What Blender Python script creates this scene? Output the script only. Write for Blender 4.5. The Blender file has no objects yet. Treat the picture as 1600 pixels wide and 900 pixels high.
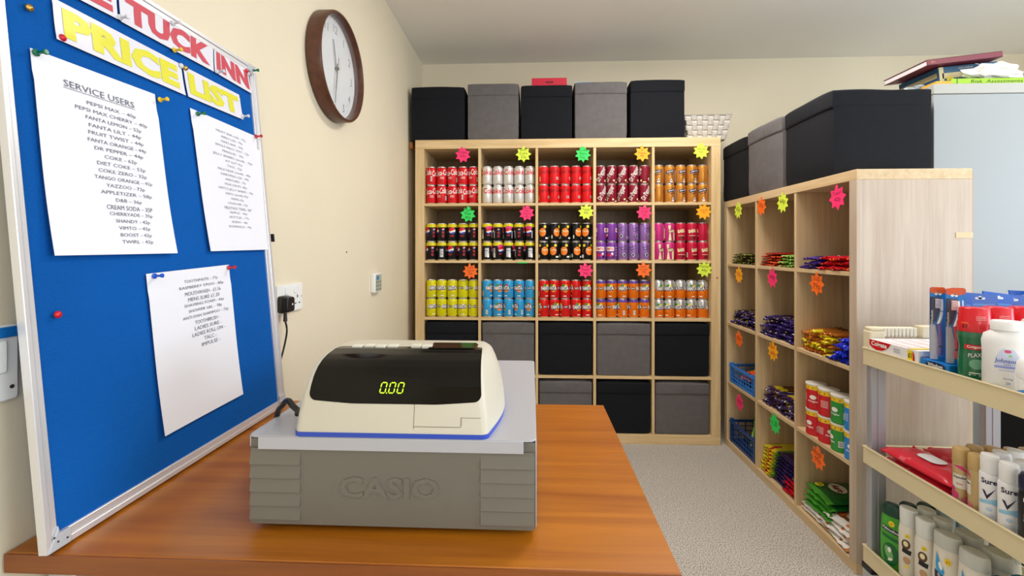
import bpy, bmesh, math, random
from mathutils import Matrix, Vector, noise
random.seed(7)
R = math.radians
sc = bpy.context.scene
col = sc.collection

# ------------------------------------------------------------------ camera, world, lights
cd = bpy.data.cameras.new('camera'); cam = bpy.data.objects.new('camera', cd); col.objects.link(cam)
cam.location = (0, 0, 1.1713)
cam.rotation_euler = (R(90), 0, 0.043)
cd.sensor_width = 36.0
cd.lens = 702.15 / 1600 * 36.0
cd.shift_y = -(450 - 390.86) / 1600
cd.clip_start = 0.02
sc.camera = cam

w = bpy.data.worlds.new('world'); sc.world = w; w.use_nodes = True
w.node_tree.nodes['Background'].inputs[0].default_value = (0.75, 0.85, 1.0, 1)
w.node_tree.nodes['Background'].inputs[1].default_value = 0.35
sc.view_settings.view_transform = 'Standard'
sc.view_settings.look = 'None'
sc.view_settings.gamma = 1
sc.view_settings.use_curve_mapping = False
sc.view_settings.exposure = -0.06

def area(name, loc, rot, sx, sy, power, color):
    l = bpy.data.lights.new(name, 'AREA'); l.shape = 'RECTANGLE'; l.size = sx; l.size_y = sy
    l.energy = power; l.color = color
    o = bpy.data.objects.new(name, l); o.location = loc; o.rotation_euler = rot; col.objects.link(o)
    return o
# daylight entering by the window on the right wall and by the glazed rear wall, and the ceiling panels
area('window_daylight', (3.50, 0.15, 1.40), (0, R(127), 0), 1.5, 2.3, 84, (0.74, 0.87, 1.0))
area('rear_window_daylight', (1.5, -2.10, 1.55), (R(-116), 0, R(180)), 2.6, 1.3, 44, (0.92, 0.96, 1.0))
for cx_, cy_, cw_ in ((0.75, 1.90, 25), (2.3, 1.1, 10), (1.0, -1.2, 10)):
    area('ceiling_panel_light', (cx_, cy_, 2.455), (0, 0, 0), 0.55, 0.55, cw_, (1.0, 0.95, 0.88))

# ------------------------------------------------------------------ materials
MATS = {}
def mat(name, rgb, rough=0.5, metal=0.0, var=0.0, vscale=8.0, bump=0.0, bscale=60.0, stretch=(1, 1, 1), coat=0.0,
        emit=0.0, trans=0.0, alpha=1.0, sheen=0.0, spec=0.5, rgb2=None):
    if name in MATS: return MATS[name]
    m = bpy.data.materials.new(name); m.use_nodes = True; nt = m.node_tree; b = nt.nodes['Principled BSDF']
    b.inputs['Base Color'].default_value = (*rgb, 1); b.inputs['Roughness'].default_value = rough
    b.inputs['Metallic'].default_value = metal; b.inputs['Specular IOR Level'].default_value = spec
    b.inputs['Coat Weight'].default_value = coat; b.inputs['Coat Roughness'].default_value = 0.12
    if emit: b.inputs['Emission Color'].default_value = (*rgb, 1); b.inputs['Emission Strength'].default_value = emit
    if trans: b.inputs['Transmission Weight'].default_value = trans; b.inputs['IOR'].default_value = 1.4
    if alpha < 1: b.inputs['Alpha'].default_value = alpha
    if sheen: b.inputs['Sheen Weight'].default_value = sheen
    tc = nt.nodes.new('ShaderNodeTexCoord'); mp = nt.nodes.new('ShaderNodeMapping')
    mp.inputs['Scale'].default_value = stretch; nt.links.new(tc.outputs['Object'], mp.inputs['Vector'])
    if var or rgb2:
        n = nt.nodes.new('ShaderNodeTexNoise'); n.inputs['Scale'].default_value = vscale; n.inputs['Detail'].default_value = 5
        r = nt.nodes.new('ShaderNodeValToRGB'); nt.links.new(mp.outputs[0], n.inputs['Vector'])
        c2 = rgb2 or tuple(max(0, c * (1 - var)) for c in rgb)
        r.color_ramp.elements[0].position = 0.35; r.color_ramp.elements[1].position = 0.65
        r.color_ramp.elements[0].color = (*c2, 1); r.color_ramp.elements[1].color = (*rgb, 1)
        nt.links.new(n.outputs['Fac'], r.inputs[0]); nt.links.new(r.outputs[0], b.inputs['Base Color'])
    if bump:
        n2 = nt.nodes.new('ShaderNodeTexNoise'); n2.inputs['Scale'].default_value = bscale; n2.inputs['Detail'].default_value = 4
        bp = nt.nodes.new('ShaderNodeBump'); bp.inputs['Strength'].default_value = bump; bp.inputs['Distance'].default_value = 0.002
        nt.links.new(mp.outputs[0], n2.inputs['Vector']); nt.links.new(n2.outputs['Fac'], bp.inputs['Height'])
        nt.links.new(bp.outputs[0], b.inputs['Normal'])
    MATS[name] = m
    return m
def S(r, g, b):            # sRGB 0-255 to linear
    f = lambda c: (c / 255 / 12.92) if c / 255 <= 0.04045 else ((c / 255 + 0.055) / 1.055) ** 2.4
    return (f(r), f(g), f(b))

def wood(name, base, dark, axis='z', rough=0.45, fine=1.0, bump=0.06):
    m = bpy.data.materials.new(name); m.use_nodes = True; nt = m.node_tree; b = nt.nodes['Principled BSDF']
    tc = nt.nodes.new('ShaderNodeTexCoord'); mp = nt.nodes.new('ShaderNodeMapping')
    s = {'x': (0.9, 14, 14), 'y': (14, 0.9, 14), 'z': (14, 14, 0.7)}[axis]
    mp.inputs['Scale'].default_value = tuple(v * fine for v in s)
    nt.links.new(tc.outputs['Object'], mp.inputs['Vector'])
    n = nt.nodes.new('ShaderNodeTexNoise'); n.inputs['Scale'].default_value = 3.0; n.inputs['Detail'].default_value = 7
    n.inputs['Roughness'].default_value = 0.62; n.inputs['Distortion'].default_value = 0.5
    nt.links.new(mp.outputs[0], n.inputs['Vector'])
    r = nt.nodes.new('ShaderNodeValToRGB'); nt.links.new(n.outputs['Fac'], r.inputs[0])
    r.color_ramp.elements[0].position = 0.30; r.color_ramp.elements[1].position = 0.68
    r.color_ramp.elements[0].color = (*dark, 1); r.color_ramp.elements[1].color = (*base, 1)
    nt.links.new(r.outputs[0], b.inputs['Base Color'])
    b.inputs['Roughness'].default_value = rough
    bp = nt.nodes.new('ShaderNodeBump'); bp.inputs['Strength'].default_value = bump; bp.inputs['Distance'].default_value = 0.001
    nt.links.new(n.outputs['Fac'], bp.inputs['Height']); nt.links.new(bp.outputs[0], b.inputs['Normal'])
    return m

M_wall = mat('wall_paint', S(232, 220, 194), 0.7, var=0.03, vscale=3, bump=0.05, bscale=90)
M_ceil = mat('ceiling_paint', S(242, 238, 230), 0.8, var=0.02, vscale=2)
M_birchv = wood('birch_vertical', S(230, 202, 156), S(206, 173, 120), 'z')
M_birchx = wood('birch_lengthwise', S(230, 202, 156), S(206, 173, 120), 'x')
M_birchy = wood('birch_depthwise', S(230, 202, 156), S(206, 173, 120), 'y')
M_oakv = wood('pale_oak_vertical', S(202, 185, 168), S(181, 160, 140), 'z')
M_oaky = wood('pale_oak_lengthwise', S(226, 202, 168), S(206, 178, 140), 'y')
M_black = mat('black_fabric', S(21, 23, 29), 0.9, var=0.15, vscale=30, bump=0.3, bscale=500, sheen=0.0, spec=0.25)
M_grey = mat('grey_fabric', S(104, 100, 101), 0.9, var=0.12, vscale=25, bump=0.3, bscale=500, spec=0.25)
M_alu = mat('aluminium', (0.78, 0.78, 0.80), 0.32, 0.9)
M_frame = mat('anodised_frame', (0.80, 0.80, 0.83), 0.36, 0.5)
M_steel = mat('brushed_steel', (0.6, 0.62, 0.65), 0.35, 0.8)
M_white = mat('white_plastic', S(240, 240, 238), 0.35)
M_dark = mat('black_plastic', S(20, 20, 22), 0.35)
M_paper = mat('white_paper', S(238, 238, 246), 0.6)
M_ink = mat('grey_ink', S(112, 112, 124), 0.8)
M_inkd = mat('dark_ink', S(50, 45, 50), 0.8)

# ------------------------------------------------------------------ mesh helpers
class MB:
    def __init__(s): s.v = []; s.f = []; s.m = []
    def add(s, vs, fs, mi=0, M=None):
        o = len(s.v)
        for v in vs:
            v = Vector(v)
            s.v.append(tuple(M @ v) if M else tuple(v))
        for k, f in enumerate(fs):
            s.f.append([i + o for i in f]); s.m.append(mi[k] if isinstance(mi, list) else mi)
        return s
    def box(s, x0, x1, y0, y1, z0, z1, mi=0, M=None):
        vs = [(x, y, z) for x in (x0, x1) for y in (y0, y1) for z in (z0, z1)]
        fs = [(0, 1, 3, 2), (4, 6, 7, 5), (0, 4, 5, 1), (2, 3, 7, 6), (0, 2, 6, 4), (1, 5, 7, 3)]
        return s.add(vs, fs, mi, M)
    def lathe(s, prof, seg=20, c=(0, 0, 0), mi=0, sx=1.0, sy=1.0, M=None):
        vs = []; fs = []; ms = []
        for r, z in prof:
            for k in range(seg):
                a = 2 * math.pi * k / seg
                vs.append((c[0] + r * sx * math.cos(a), c[1] + r * sy * math.sin(a), c[2] + z))
        for i in range(len(prof) - 1):
            for k in range(seg):
                k2 = (k + 1) % seg
                fs.append((i * seg + k, i * seg + k2, (i + 1) * seg + k2, (i + 1) * seg + k))
                ms.append(mi[i] if isinstance(mi, list) else mi)
        n = len(prof)
        fs.append(tuple(reversed(range(seg)))); ms.append(mi[0] if isinstance(mi, list) else mi)
        fs.append(tuple(range((n - 1) * seg, n * seg))); ms.append(mi[-1] if isinstance(mi, list) else mi)
        return s.add(vs, fs, ms, M)
    def prism(s, poly, t0, t1, fn, mi=0):
        n = len(poly)
        vs = [fn(u, v, t0) for u, v in poly] + [fn(u, v, t1) for u, v in poly]
        fs = [tuple(reversed(range(n))), tuple(range(n, 2 * n))] + [(i, (i + 1) % n, n + (i + 1) % n, n + i) for i in range(n)]
        return s.add(vs, fs, mi)
    def tube(s, pts, r, seg=8, mi=0):
        P = [Vector(p) for p in pts]; vs = []; fs = []
        for i, p in enumerate(P):
            d = (P[min(i + 1, len(P) - 1)] - P[max(i - 1, 0)]).normalized()
            a = d.cross(Vector((0, 0, 1)));
            if a.length < 0.05: a = d.cross(Vector((1, 0, 0)))
            a.normalize(); b = d.cross(a)
            for k in range(seg):
                t = 2 * math.pi * k / seg
                vs.append(tuple(p + (a * math.cos(t) + b * math.sin(t)) * r))
        for i in range(len(P) - 1):
            for k in range(seg):
                fs.append((i * seg + k, i * seg + (k + 1) % seg, (i + 1) * seg + (k + 1) % seg, (i + 1) * seg + k))
        fs.append(tuple(reversed(range(seg)))); fs.append(tuple(range((len(P) - 1) * seg, len(P) * seg)))
        return s.add(vs, fs, mi)
    def mesh(s, name, mats, smooth=40):
        me = bpy.data.meshes.new(name); me.from_pydata(s.v, [], s.f)
        for m in (mats if isinstance(mats, (list, tuple)) else [mats]): me.materials.append(m)
        me.polygons.foreach_set('material_index', s.m)
        me.validate()
        if smooth:
            bm = bmesh.new(); bm.from_mesh(me); bmesh.ops.recalc_face_normals(bm, faces=bm.faces); bm.to_mesh(me); bm.free()
            me.polygons.foreach_set('use_smooth', [True] * len(me.polygons))
            me.set_sharp_from_angle(angle=R(smooth))
        me.update()
        return me
    def build(s, name, mats, parent=None, smooth=40, bevel=0, loc=None, seg=2):
        return link(name, s.mesh(name, mats, smooth), parent, bevel, loc, seg)

def link(name, me, parent=None, bevel=0, loc=None, seg=2):
    o = bpy.data.objects.new(name, me); col.objects.link(o)
    if parent: o.parent = parent
    if loc: o.location = loc
    if bevel:
        b = o.modifiers.new('bevel', 'BEVEL'); b.width = bevel; b.segments = seg; b.limit_method = 'ANGLE'; b.angle_limit = R(50)
    return o
def tag(o, label, cat, group=None, kind=None):
    o['label'] = label; o['category'] = cat
    if group: o['group'] = group
    if kind: o['kind'] = kind
    return o
def empty(name, loc=(0, 0, 0), rz=0.0):
    o = bpy.data.objects.new(name, None); col.objects.link(o); o.location = loc; o.rotation_euler = (0, 0, rz); o.empty_display_size = 0.05
    return o
def struct(o): o['kind'] = 'structure'; return o
def copy_tree(o, parent=None):
    c = o.copy(); col.objects.link(c)
    if parent: c.parent = parent
    for ch in [x for x in KIDS.get(o.name, [])]: copy_tree(ch, c)
    return c
KIDS = {}
def reg(o, *kids): KIDS[o.name] = list(kids); return o

# flat artwork: 2D shapes (vertices, faces) laid on any surface
_tc = {}
def text2d(body, bold=0.0, shear=0.0, space=1.0, line=1.0, align='CENTER', res=2):
    key = (body, bold, shear, space, line, align, res)
    if key in _tc: return _tc[key]
    cu = bpy.data.curves.new('t', 'FONT'); cu.body = body; cu.size = 1; cu.offset = bold; cu.shear = shear
    cu.space_character = space; cu.space_line = line; cu.align_x = align; cu.resolution_u = res; cu.fill_mode = 'FRONT'
    o = bpy.data.objects.new('t', cu); col.objects.link(o)
    bpy.context.view_layer.update()
    dg = bpy.context.evaluated_depsgraph_get()
    me = bpy.data.meshes.new_from_object(o.evaluated_get(dg))
    vs = [(v.co.x, v.co.y) for v in me.vertices]; fs = [tuple(p.vertices) for p in me.polygons]
    bpy.data.objects.remove(o); bpy.data.curves.remove(cu); bpy.data.meshes.remove(me)
    if not vs: vs = [(0, 0), (1, 0), (1, 1)]; fs = [(0, 1, 2)]
    x0 = min(v[0] for v in vs); x1 = max(v[0] for v in vs); y0 = min(v[1] for v in vs); y1 = max(v[1] for v in vs)
    vs = [((x - (x0 + x1) / 2) / (x1 - x0), (y - (y0 + y1) / 2) / (y1 - y0)) for x, y in vs]
    _tc[key] = (vs, fs, (x1 - x0) / (y1 - y0))
    return _tc[key]
def T(body, w=None, h=None, **k):          # text of given width and/or height
    vs, fs, asp = text2d(body, **k)
    if w is None: w = h * asp
    if h is None: h = w / asp
    return [(x * w, y * h) for x, y in vs], fs
def rect(w, h): return [(-w / 2, -h / 2), (w / 2, -h / 2), (w / 2, h / 2), (-w / 2, h / 2)], [(0, 1, 2, 3)]
def poly(pts): return list(pts), [tuple(range(len(pts)))]
def ell(w, h, n=20, a0=0, a1=360):
    full = abs(a1 - a0) >= 360
    return poly([(w / 2 * math.cos(R(a0 + (a1 - a0) * k / (n if full else n - 1))), h / 2 * math.sin(R(a0 + (a1 - a0) * k / (n if full else n - 1)))) for k in range(n)])
def rrect(w, h, r, n=4):
    p = []
    for cx, cy, a in ((w / 2 - r, h / 2 - r, 0), (-w / 2 + r, h / 2 - r, 90), (-w / 2 + r, -h / 2 + r, 180), (w / 2 - r, -h / 2 + r, 270)):
        for k in range(n + 1): p.append((cx + r * math.cos(R(a + 90 * k / n)), cy + r * math.sin(R(a + 90 * k / n))))
    return poly(p)
def star2d(r, r2, n=9, rot=90):
    return poly([((r if k % 2 == 0 else r2) * math.cos(R(rot + 180 * k / n)), (r if k % 2 == 0 else r2) * math.sin(R(rot + 180 * k / n))) for k in range(2 * n)])
def xf(shape, dx=0, dy=0, rot=0, sx=1, sy=1):
    c, s_ = math.cos(R(rot)), math.sin(R(rot))
    return [(dx + x * sx * c - y * sy * s_, dy + x * sx * s_ + y * sy * c) for x, y in shape[0]], shape[1]
def lay(mb, shape, surf, mi=0, dx=0, dy=0, rot=0, cutx=0, cuty=0):
    vs, fs = xf(shape, dx, dy, rot)
    if cutx or cuty:
        bm = bmesh.new(); bv = [bm.verts.new((x, y, 0)) for x, y in vs]
        for f in fs:
            try: bm.faces.new([bv[i] for i in f])
            except ValueError: pass
        for ax, st in ((0, cutx), (1, cuty)):
            if not st: continue
            lo = min(v[ax] for v in vs); hi = max(v[ax] for v in vs); k = math.floor(lo / st) + 1
            while k * st < hi:
                co = [0, 0, 0]; co[ax] = k * st; no = [0, 0, 0]; no[ax] = 1
                bmesh.ops.bisect_plane(bm, geom=bm.verts[:] + bm.edges[:] + bm.faces[:], plane_co=co, plane_no=no)
                k += 1
        bm.verts.index_update()
        vs = [(v.co.x, v.co.y) for v in bm.verts]; fs = [tuple(v.index for v in f.verts) for f in bm.faces]; bm.free()
    mb.add([surf(x, y) for x, y in vs], fs, mi)
def cyl(r, z0=0, sx=1.0, sy=1.0, ang=0):   # surface: u along circumference (0 = facing -Y), v up
    def f(u, v):
        a = u / r + R(ang)
        return (r * sx * math.sin(a), -r * sy * math.cos(a), z0 + v)
    return f
def flat_art(name, mb, mats, parent):
    return link(name, mb.mesh(name, mats, 0), parent)

# ------------------------------------------------------------------ the room
WX, BY, CZ, RX, FY = -0.77, 3.156, 2.487, 3.60, -2.20
def slab(name, a, b, m):
    mb = MB().box(a[0], b[0], a[1], b[1], a[2], b[2]); o = mb.build(name, m, smooth=0); return struct(o)
def carpet():
    m = bpy.data.materials.new('speckled_carpet'); m.use_nodes = True; nt = m.node_tree; b = nt.nodes['Principled BSDF']
    tc = nt.nodes.new('ShaderNodeTexCoord')
    n = nt.nodes.new('ShaderNodeTexNoise'); n.inputs['Scale'].default_value = 235; n.inputs['Detail'].default_value = 3
    r = nt.nodes.new('ShaderNodeValToRGB'); e = r.color_ramp.elements
    e[0].position = 0.36; e[0].color = (*S(96, 90, 84), 1); e[1].position = 0.50; e[1].color = (*S(198, 191, 183), 1)
    x = e.new(0.72); x.color = (*S(222, 216, 208), 1)
    nt.links.new(tc.outputs['Object'], n.inputs['Vector']); nt.links.new(n.outputs['Fac'], r.inputs[0])
    nt.links.new(r.outputs[0], b.inputs['Base Color']); b.inputs['Roughness'].default_value = 0.95
    b.inputs['Specular IOR Level'].default_value = 0.1
    bp = nt.nodes.new('ShaderNodeBump'); bp.inputs['Strength'].default_value = 0.6; bp.inputs['Distance'].default_value = 0.004
    nt.links.new(n.outputs['Fac'], bp.inputs['Height']); nt.links.new(bp.outputs[0], b.inputs['Normal'])
    return m
slab('floor', (WX - .1, FY - .1, -.1), (RX + .1, BY + .1, 0), carpet())
slab('ceiling', (WX - .1, FY - .1, CZ), (RX + .1, BY + .1, CZ + .1), M_ceil)
slab('wall_left', (WX - .1, FY - .1, 0), (WX, BY + .1, CZ), M_wall)
slab('wall_back', (WX, BY, 0), (RX, BY + .1, CZ), M_wall)
# wall on the right with a window opening, and the rear wall with its window
o = MB()
for a in ((RX, RX + .1, FY, -1.05, 0, CZ), (RX, RX + .1, 1.35, BY + .1, 0, CZ), (RX, RX + .1, -1.05, 1.35, 0, .68), (RX, RX + .1, -1.05, 1.35, 2.22, CZ)): o.box(*a)
struct(o.build('wall_right', M_wall, smooth=0))
o = MB()
for a in ((WX, .15, FY - .1, FY, 0, CZ), (2.85, RX, FY - .1, FY, 0, CZ), (.15, 2.85, FY - .1, FY, 0, .88), (.15, 2.85, FY - .1, FY, 2.22, CZ)): o.box(*a)
struct(o.build('wall_rear', M_wall, smooth=0))
o = MB()
for a in ((-1.05, -1.0), (.12, .18), (1.30, 1.35)): o.box(RX + .02, RX + .07, a[0], a[1], .68, 2.22)
for a in ((.68, .73), (2.17, 2.22)): o.box(RX + .021, RX + .069, -1.0, 1.30, a[0], a[1])
struct(o.build('window_1', M_white, smooth=0))
o = MB()
for a in ((.15, .20), (1.47, 1.53), (2.80, 2.85)): o.box(a[0], a[1], FY - .07, FY - .02, .88, 2.22)
for a in ((.88, .93), (2.17, 2.22)): o.box(.20, 2.80, FY - .069, FY - .021, a[0], a[1])
struct(o.build('window_2', M_white, smooth=0))
# ceiling light housings (behind the viewpoint and above it)
for i, (x, y) in enumerate(((.75, 1.90), (2.3, 1.1), (1.0, -1.2))):
    mb = MB()
    for a in ((-.32, .32, -.32, -.29), (-.32, .32, .29, .32), (-.32, -.29, -.29, .29), (.29, .32, -.29, .29)): mb.box(a[0], a[1], a[2], a[3], -.03, 0)
    fo = mb.build('ceiling_light', M_white, smooth=0, loc=(x, y, CZ))
    tag(fo, ['square ceiling light panel between the counter and the back shelves', 'square ceiling light panel over the trolley side', 'square ceiling light panel behind the viewpoint'][i], 'ceiling light', 'ceiling lights')

# wall marks: nail hole on the left wall
tag(MB().lathe([(.0028, 0), (.0028, .003), (.0015, .0035)], 8, M=Matrix.Rotation(R(90), 4, 'Y')).build('wall_plug', M_inkd, loc=(WX, 1.84, 1.163)),
    'small dark screw hole in the cream wall below the clock', 'wall plug')

# ------------------------------------------------------------------ big shelf units
def shelf_unit(name, cols, rows, outer, mv, mh, depth, div=.016, cell=.335, back=None):
    """local: x = 0..W along the front, y = 0 (front)..depth, z up"""
    W = outer * 2 + cols * cell + (cols - 1) * div; H = outer * 2 + rows * cell + (rows - 1) * div
    t = empty(name)
    MB().box(0, W, 0, depth, H - outer, H).build('top_panel', mh, t, bevel=.0015, smooth=0)
    MB().box(0, W, 0, depth, 0, outer).build('bottom_panel', mh, t, bevel=.0015, smooth=0)
    for x in (0, W - outer): MB().box(x, x + outer, 0, depth, outer, H - outer).build('side_panel', mv, t, bevel=.0015, smooth=0)
    for c in range(1, cols):
        x = outer + c * cell + (c - 1) * div
        MB().box(x, x + div, .002, depth, outer, H - outer).build('upright', mv, t, bevel=.001, smooth=0)
    for c in range(cols):
        x = outer + c * (cell + div)
        for r in range(1, rows):
            z = outer + r * cell + (r - 1) * div
            MB().box(x, x + cell, .004, depth - .002, z, z + div).build('shelf', mh, t, bevel=.001, smooth=0)
    if back: MB().box(.002, W - .002, depth, depth + .004, .01, H - .01).build('added_back_panel', back, t, smooth=0)  # added backing that darkens the cubbies
    return t, W, H
BX, BYF = -0.716, 2.744
bu, BW, BH = shelf_unit('shelf_unit', 5, 5, .0555, M_birchv, M_birchx, .39, back=wood('shade_brown_backing', S(138, 112, 78), S(118, 94, 62), 'z'))  # brown sheet added behind the cans to stand in for shade on the wall
bu.location = (BX, BYF, 0)
tag(bu, 'large birch cube shelving unit filled with drink cans against the back wall', 'shelving unit')
for ch in bu.children: ch.location = (0, 0, 0)
OB = .0555
def bcell(c, r):           # r counted from the top; returns x0, floor z
    return BX + OB + c * .351, OB + (4 - r) * .351
# right unit: 3 columns, 4 rows, rotated so that its front faces -X
MB_ro = M_birchv
ru, RW, RH = shelf_unit('shelf_unit', 3, 4, .038, wood('oak_vertical', S(222, 196, 158), S(200, 170, 126), 'z'), wood('oak_lengthwise', S(222, 196, 158), S(200, 170, 126), 'x'), .401, back=wood('added_oak_back', S(190, 160, 120), S(160, 130, 92), 'z'))  # back added to close the cubbies off and keep their depths dark
RXF, RYN = 1.172, 1.673
ru.location = (RXF, RYN + RW, 0); ru.rotation_euler = (0, 0, R(-90))   # local x -> -Y, local y -> +X
tag(ru, 'pale birch cube shelving unit of snacks standing along the right side', 'shelving unit')
for ch in ru.children:
    if ch.name.startswith('side_panel') and min(v.co.x for v in ch.data.vertices) > .5:
        ch.data.materials[0] = M_oakv; ch['label'] = 'pale pinkish oak end panel'
def rcell(c, r):           # c = 0 far .. 2 near ; returns y0 (near side), floor z
    return RYN + .038 + (2 - c) * .351, .038 + (3 - r) * .351
# sticky tape on the end panel
tag(MB().box(1.515, 1.574, RYN - .0015, RYN, 1.215, 1.235).build('sticky_tape', mat('tape', S(214, 184, 138), .4)),
    'strip of beige tape on the end panel of the right shelves', 'tape')

# ------------------------------------------------------------------ fabric storage boxes
def fabric_box(w, d, h, seed, m, flap=.075, open_front=0.0):
    """local: x centred, y 0 (front)..d, z 0..h; soft sides; lid flap part."""
    rnd = random.Random(seed)
    def shell(x0, x1, y0, y1, z0, z1, bulge, n=10, noise_a=.003):
        mb = MB(); idx = {}
        vs = []; fs = []
        def P(i, j, k):
            key = (i, j, k)
            if key in idx: return idx[key]
            u, v, t = i / n * 2 - 1, j / n * 2 - 1, k / n * 2 - 1
            # rounded cube
            e = 34
            L = (abs(u) ** e + abs(v) ** e + abs(t) ** e) ** (1 / e)
            uu, vv, tt = u / L, v / L, t / L
            x = (x0 + x1) / 2 + uu * (x1 - x0) / 2; y = (y0 + y1) / 2 + vv * (y1 - y0) / 2; z = (z0 + z1) / 2 + tt * (z1 - z0) / 2
            nv = noise.noise(Vector((x * 7 + seed, y * 7, z * 7))) * noise_a
            if abs(v) == 1: y += math.copysign(bulge * (1 - uu * uu) * (1 - tt * tt), v) + nv
            if abs(u) == 1: x += nv * .4
            if t == 1: z += .007 * (1 - uu ** 4) * (1 - .5 * vv * vv) - .003 + nv
            idx[key] = len(vs); vs.append((x, y, z)); return idx[key]
        for a in range(n):
            for b in range(n):
                for s_ in (0, n):
                    fs.append((P(s_, a, b), P(s_, a + 1, b), P(s_, a + 1, b + 1), P(s_, a, b + 1)))
                    fs.append((P(a, s_, b), P(a + 1, s_, b), P(a + 1, s_, b + 1), P(a, s_, b + 1)))
                    fs.append((P(a, b, s_), P(a + 1, b, s_), P(a + 1, b + 1, s_), P(a, b + 1, s_)))
        return mb.add(vs, fs)
    t = empty('storage_box')
    a = shell(-w / 2 + .0006, w / 2 - .0006, .005, d - .001, 0, h - .004, .003).build('box_body', m, t, smooth=60)
    b = shell(-w / 2, w / 2, 0, d, h - flap, h, .003, noise_a=.004).build('lid', m, t, smooth=60)
    return t, reg(t, a, b)
BOXN = [0]
def place_box(x, y, z, w, d, h, m, rz, label, group):
    BOXN[0] += 1
    t, _ = fabric_box(w, d, h, BOXN[0] * 3.3, m)
    t.location = (x, y, z); t.rotation_euler = (0, 0, rz)
    return tag(t, label, 'storage box', group)
TOPZ = BH
for x0, x1, hh, m, rz, lab in ((-.744, -.410, .330, M_black, .012, 'black fabric storage box on top of the back shelves, against the left wall'),
        (-.396, -.076, .345, M_grey, -.006, 'grey fabric storage box on top of the back shelves, second from the wall'),
        (-.066, .252, .330, M_black, 0, 'black fabric storage box on top of the back shelves, under the red card'),
        (.264, .584, .345, M_grey, .01, 'grey fabric storage box on top of the back shelves, right of the red card'),
        (.600, .928, .352, M_black, -.012, 'black fabric storage box on top of the back shelves, beside the woven basket')):
    place_box((x0 + x1) / 2, 2.752, TOPZ, x1 - x0, .36, hh, m, rz, lab, 'boxes on top of the back shelves')
for r in (3, 4):
    for c in range(5):
        x0, z0 = bcell(c, r); blk = (c % 2 == 0) if r == 3 else (c % 2 == 1)
        m = M_black if blk else M_grey
        hh = .322 if r == 3 else .316
        place_box(x0 + .1675, 2.752, z0, .326, .37, hh, m, random.uniform(-.004, .004),
                  '%s fabric storage box in the %s row of the back shelves, %s column' % ('black' if blk else 'grey', 'fourth' if r == 3 else 'bottom', ['leftmost', 'second', 'middle', 'fourth', 'rightmost'][c]),
                  'boxes inside the back shelves')
for yc, hh, m, rz, lab in ((2.335 + .33, .335, M_black, 0, 'black fabric storage box on the right shelves, farthest, in the corner'),
        (2.335, .345, M_grey, .03, 'grey wrinkled storage box between two black ones on the right shelves')):
    t = place_box(RXF + .004, yc, RH, .322, .37, hh, m, rz - R(90), lab, 'boxes on top of the right shelves')
t = place_box(RXF + .004, 1.978, RH, .34, .38, .338, M_black, R(-90), 'nearest black fabric storage box on the right shelves, largest in view', 'boxes on top of the right shelves')

# things on and between the boxes of the back unit
t = MB(); M_red = mat('red_card', S(214, 30, 62), .5)
t.box(0, .222, 0, .10, 0, .083).build('red_box', M_red, smooth=0, bevel=.002, loc=(.003, 2.86, TOPZ + .332))
o = bpy.data.objects['red_box']; tag(o, 'small red cardboard box lying on a black storage box', 'cardboard box')
mb = MB(); lay(mb, rrect(.05, .012, .004), lambda u, v: (.111 + u, -.0006, .055 + v), 0); lay(mb, rect(.10, .004), lambda u, v: (.111 + u, -.0006, .03 + v), 0)
flat_art('printed_mark', mb, [mat('maroon_ink', S(120, 10, 30), .6)], o)
def crumple(name, rx, ry, rz, m, loc, seed, amp=.35, n=3):
    bm = bmesh.new(); bmesh.ops.create_icosphere(bm, subdivisions=n, radius=1)
    for v in bm.verts:
        d = v.co.normalized(); k = 1 + amp * noise.noise(d * 2.2 + Vector((seed, 0, 0))) + amp * .5 * noise.noise(d * 6 + Vector((0, seed, 0)))
        v.co = Vector((d.x * rx * k, d.y * ry * k, max(d.z, -.6) * rz * k))
    zmin = min(v.co.z for v in bm.verts)
    for v in bm.verts: v.co.z -= zmin
    me = bpy.data.meshes.new(name); bm.to_mesh(me); bm.free(); me.materials.append(m)
    o = link(name, me); o.location = loc; return o
tag(crumple('plastic_bag', .06, .05, .028, mat('clear_film', S(232, 228, 215), .15, alpha=.35), (-.55, 2.93, TOPZ + .335), 3, .6), 'crumpled clear plastic bag on the leftmost black box', 'plastic bag')
tag(MB().box(0, .11, 0, .09, 0, .012).build('blue_packet', mat('pale_blue_packet', S(150, 190, 235), .4), bevel=.003, loc=(.268, 2.80, TOPZ + .352)), 'pale blue packet lying on the grey storage box', 'packet')
# small wooden block wedged at the wall
tag(MB().box(0, .018, 0, .05, 0, .04).build('wooden_block', mat('orange_wood', S(190, 120, 60), .6), bevel=.002, loc=(WX + .004, 2.80, TOPZ - .038)), 'little wooden block wedged between wall and back shelves', 'block')

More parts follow.
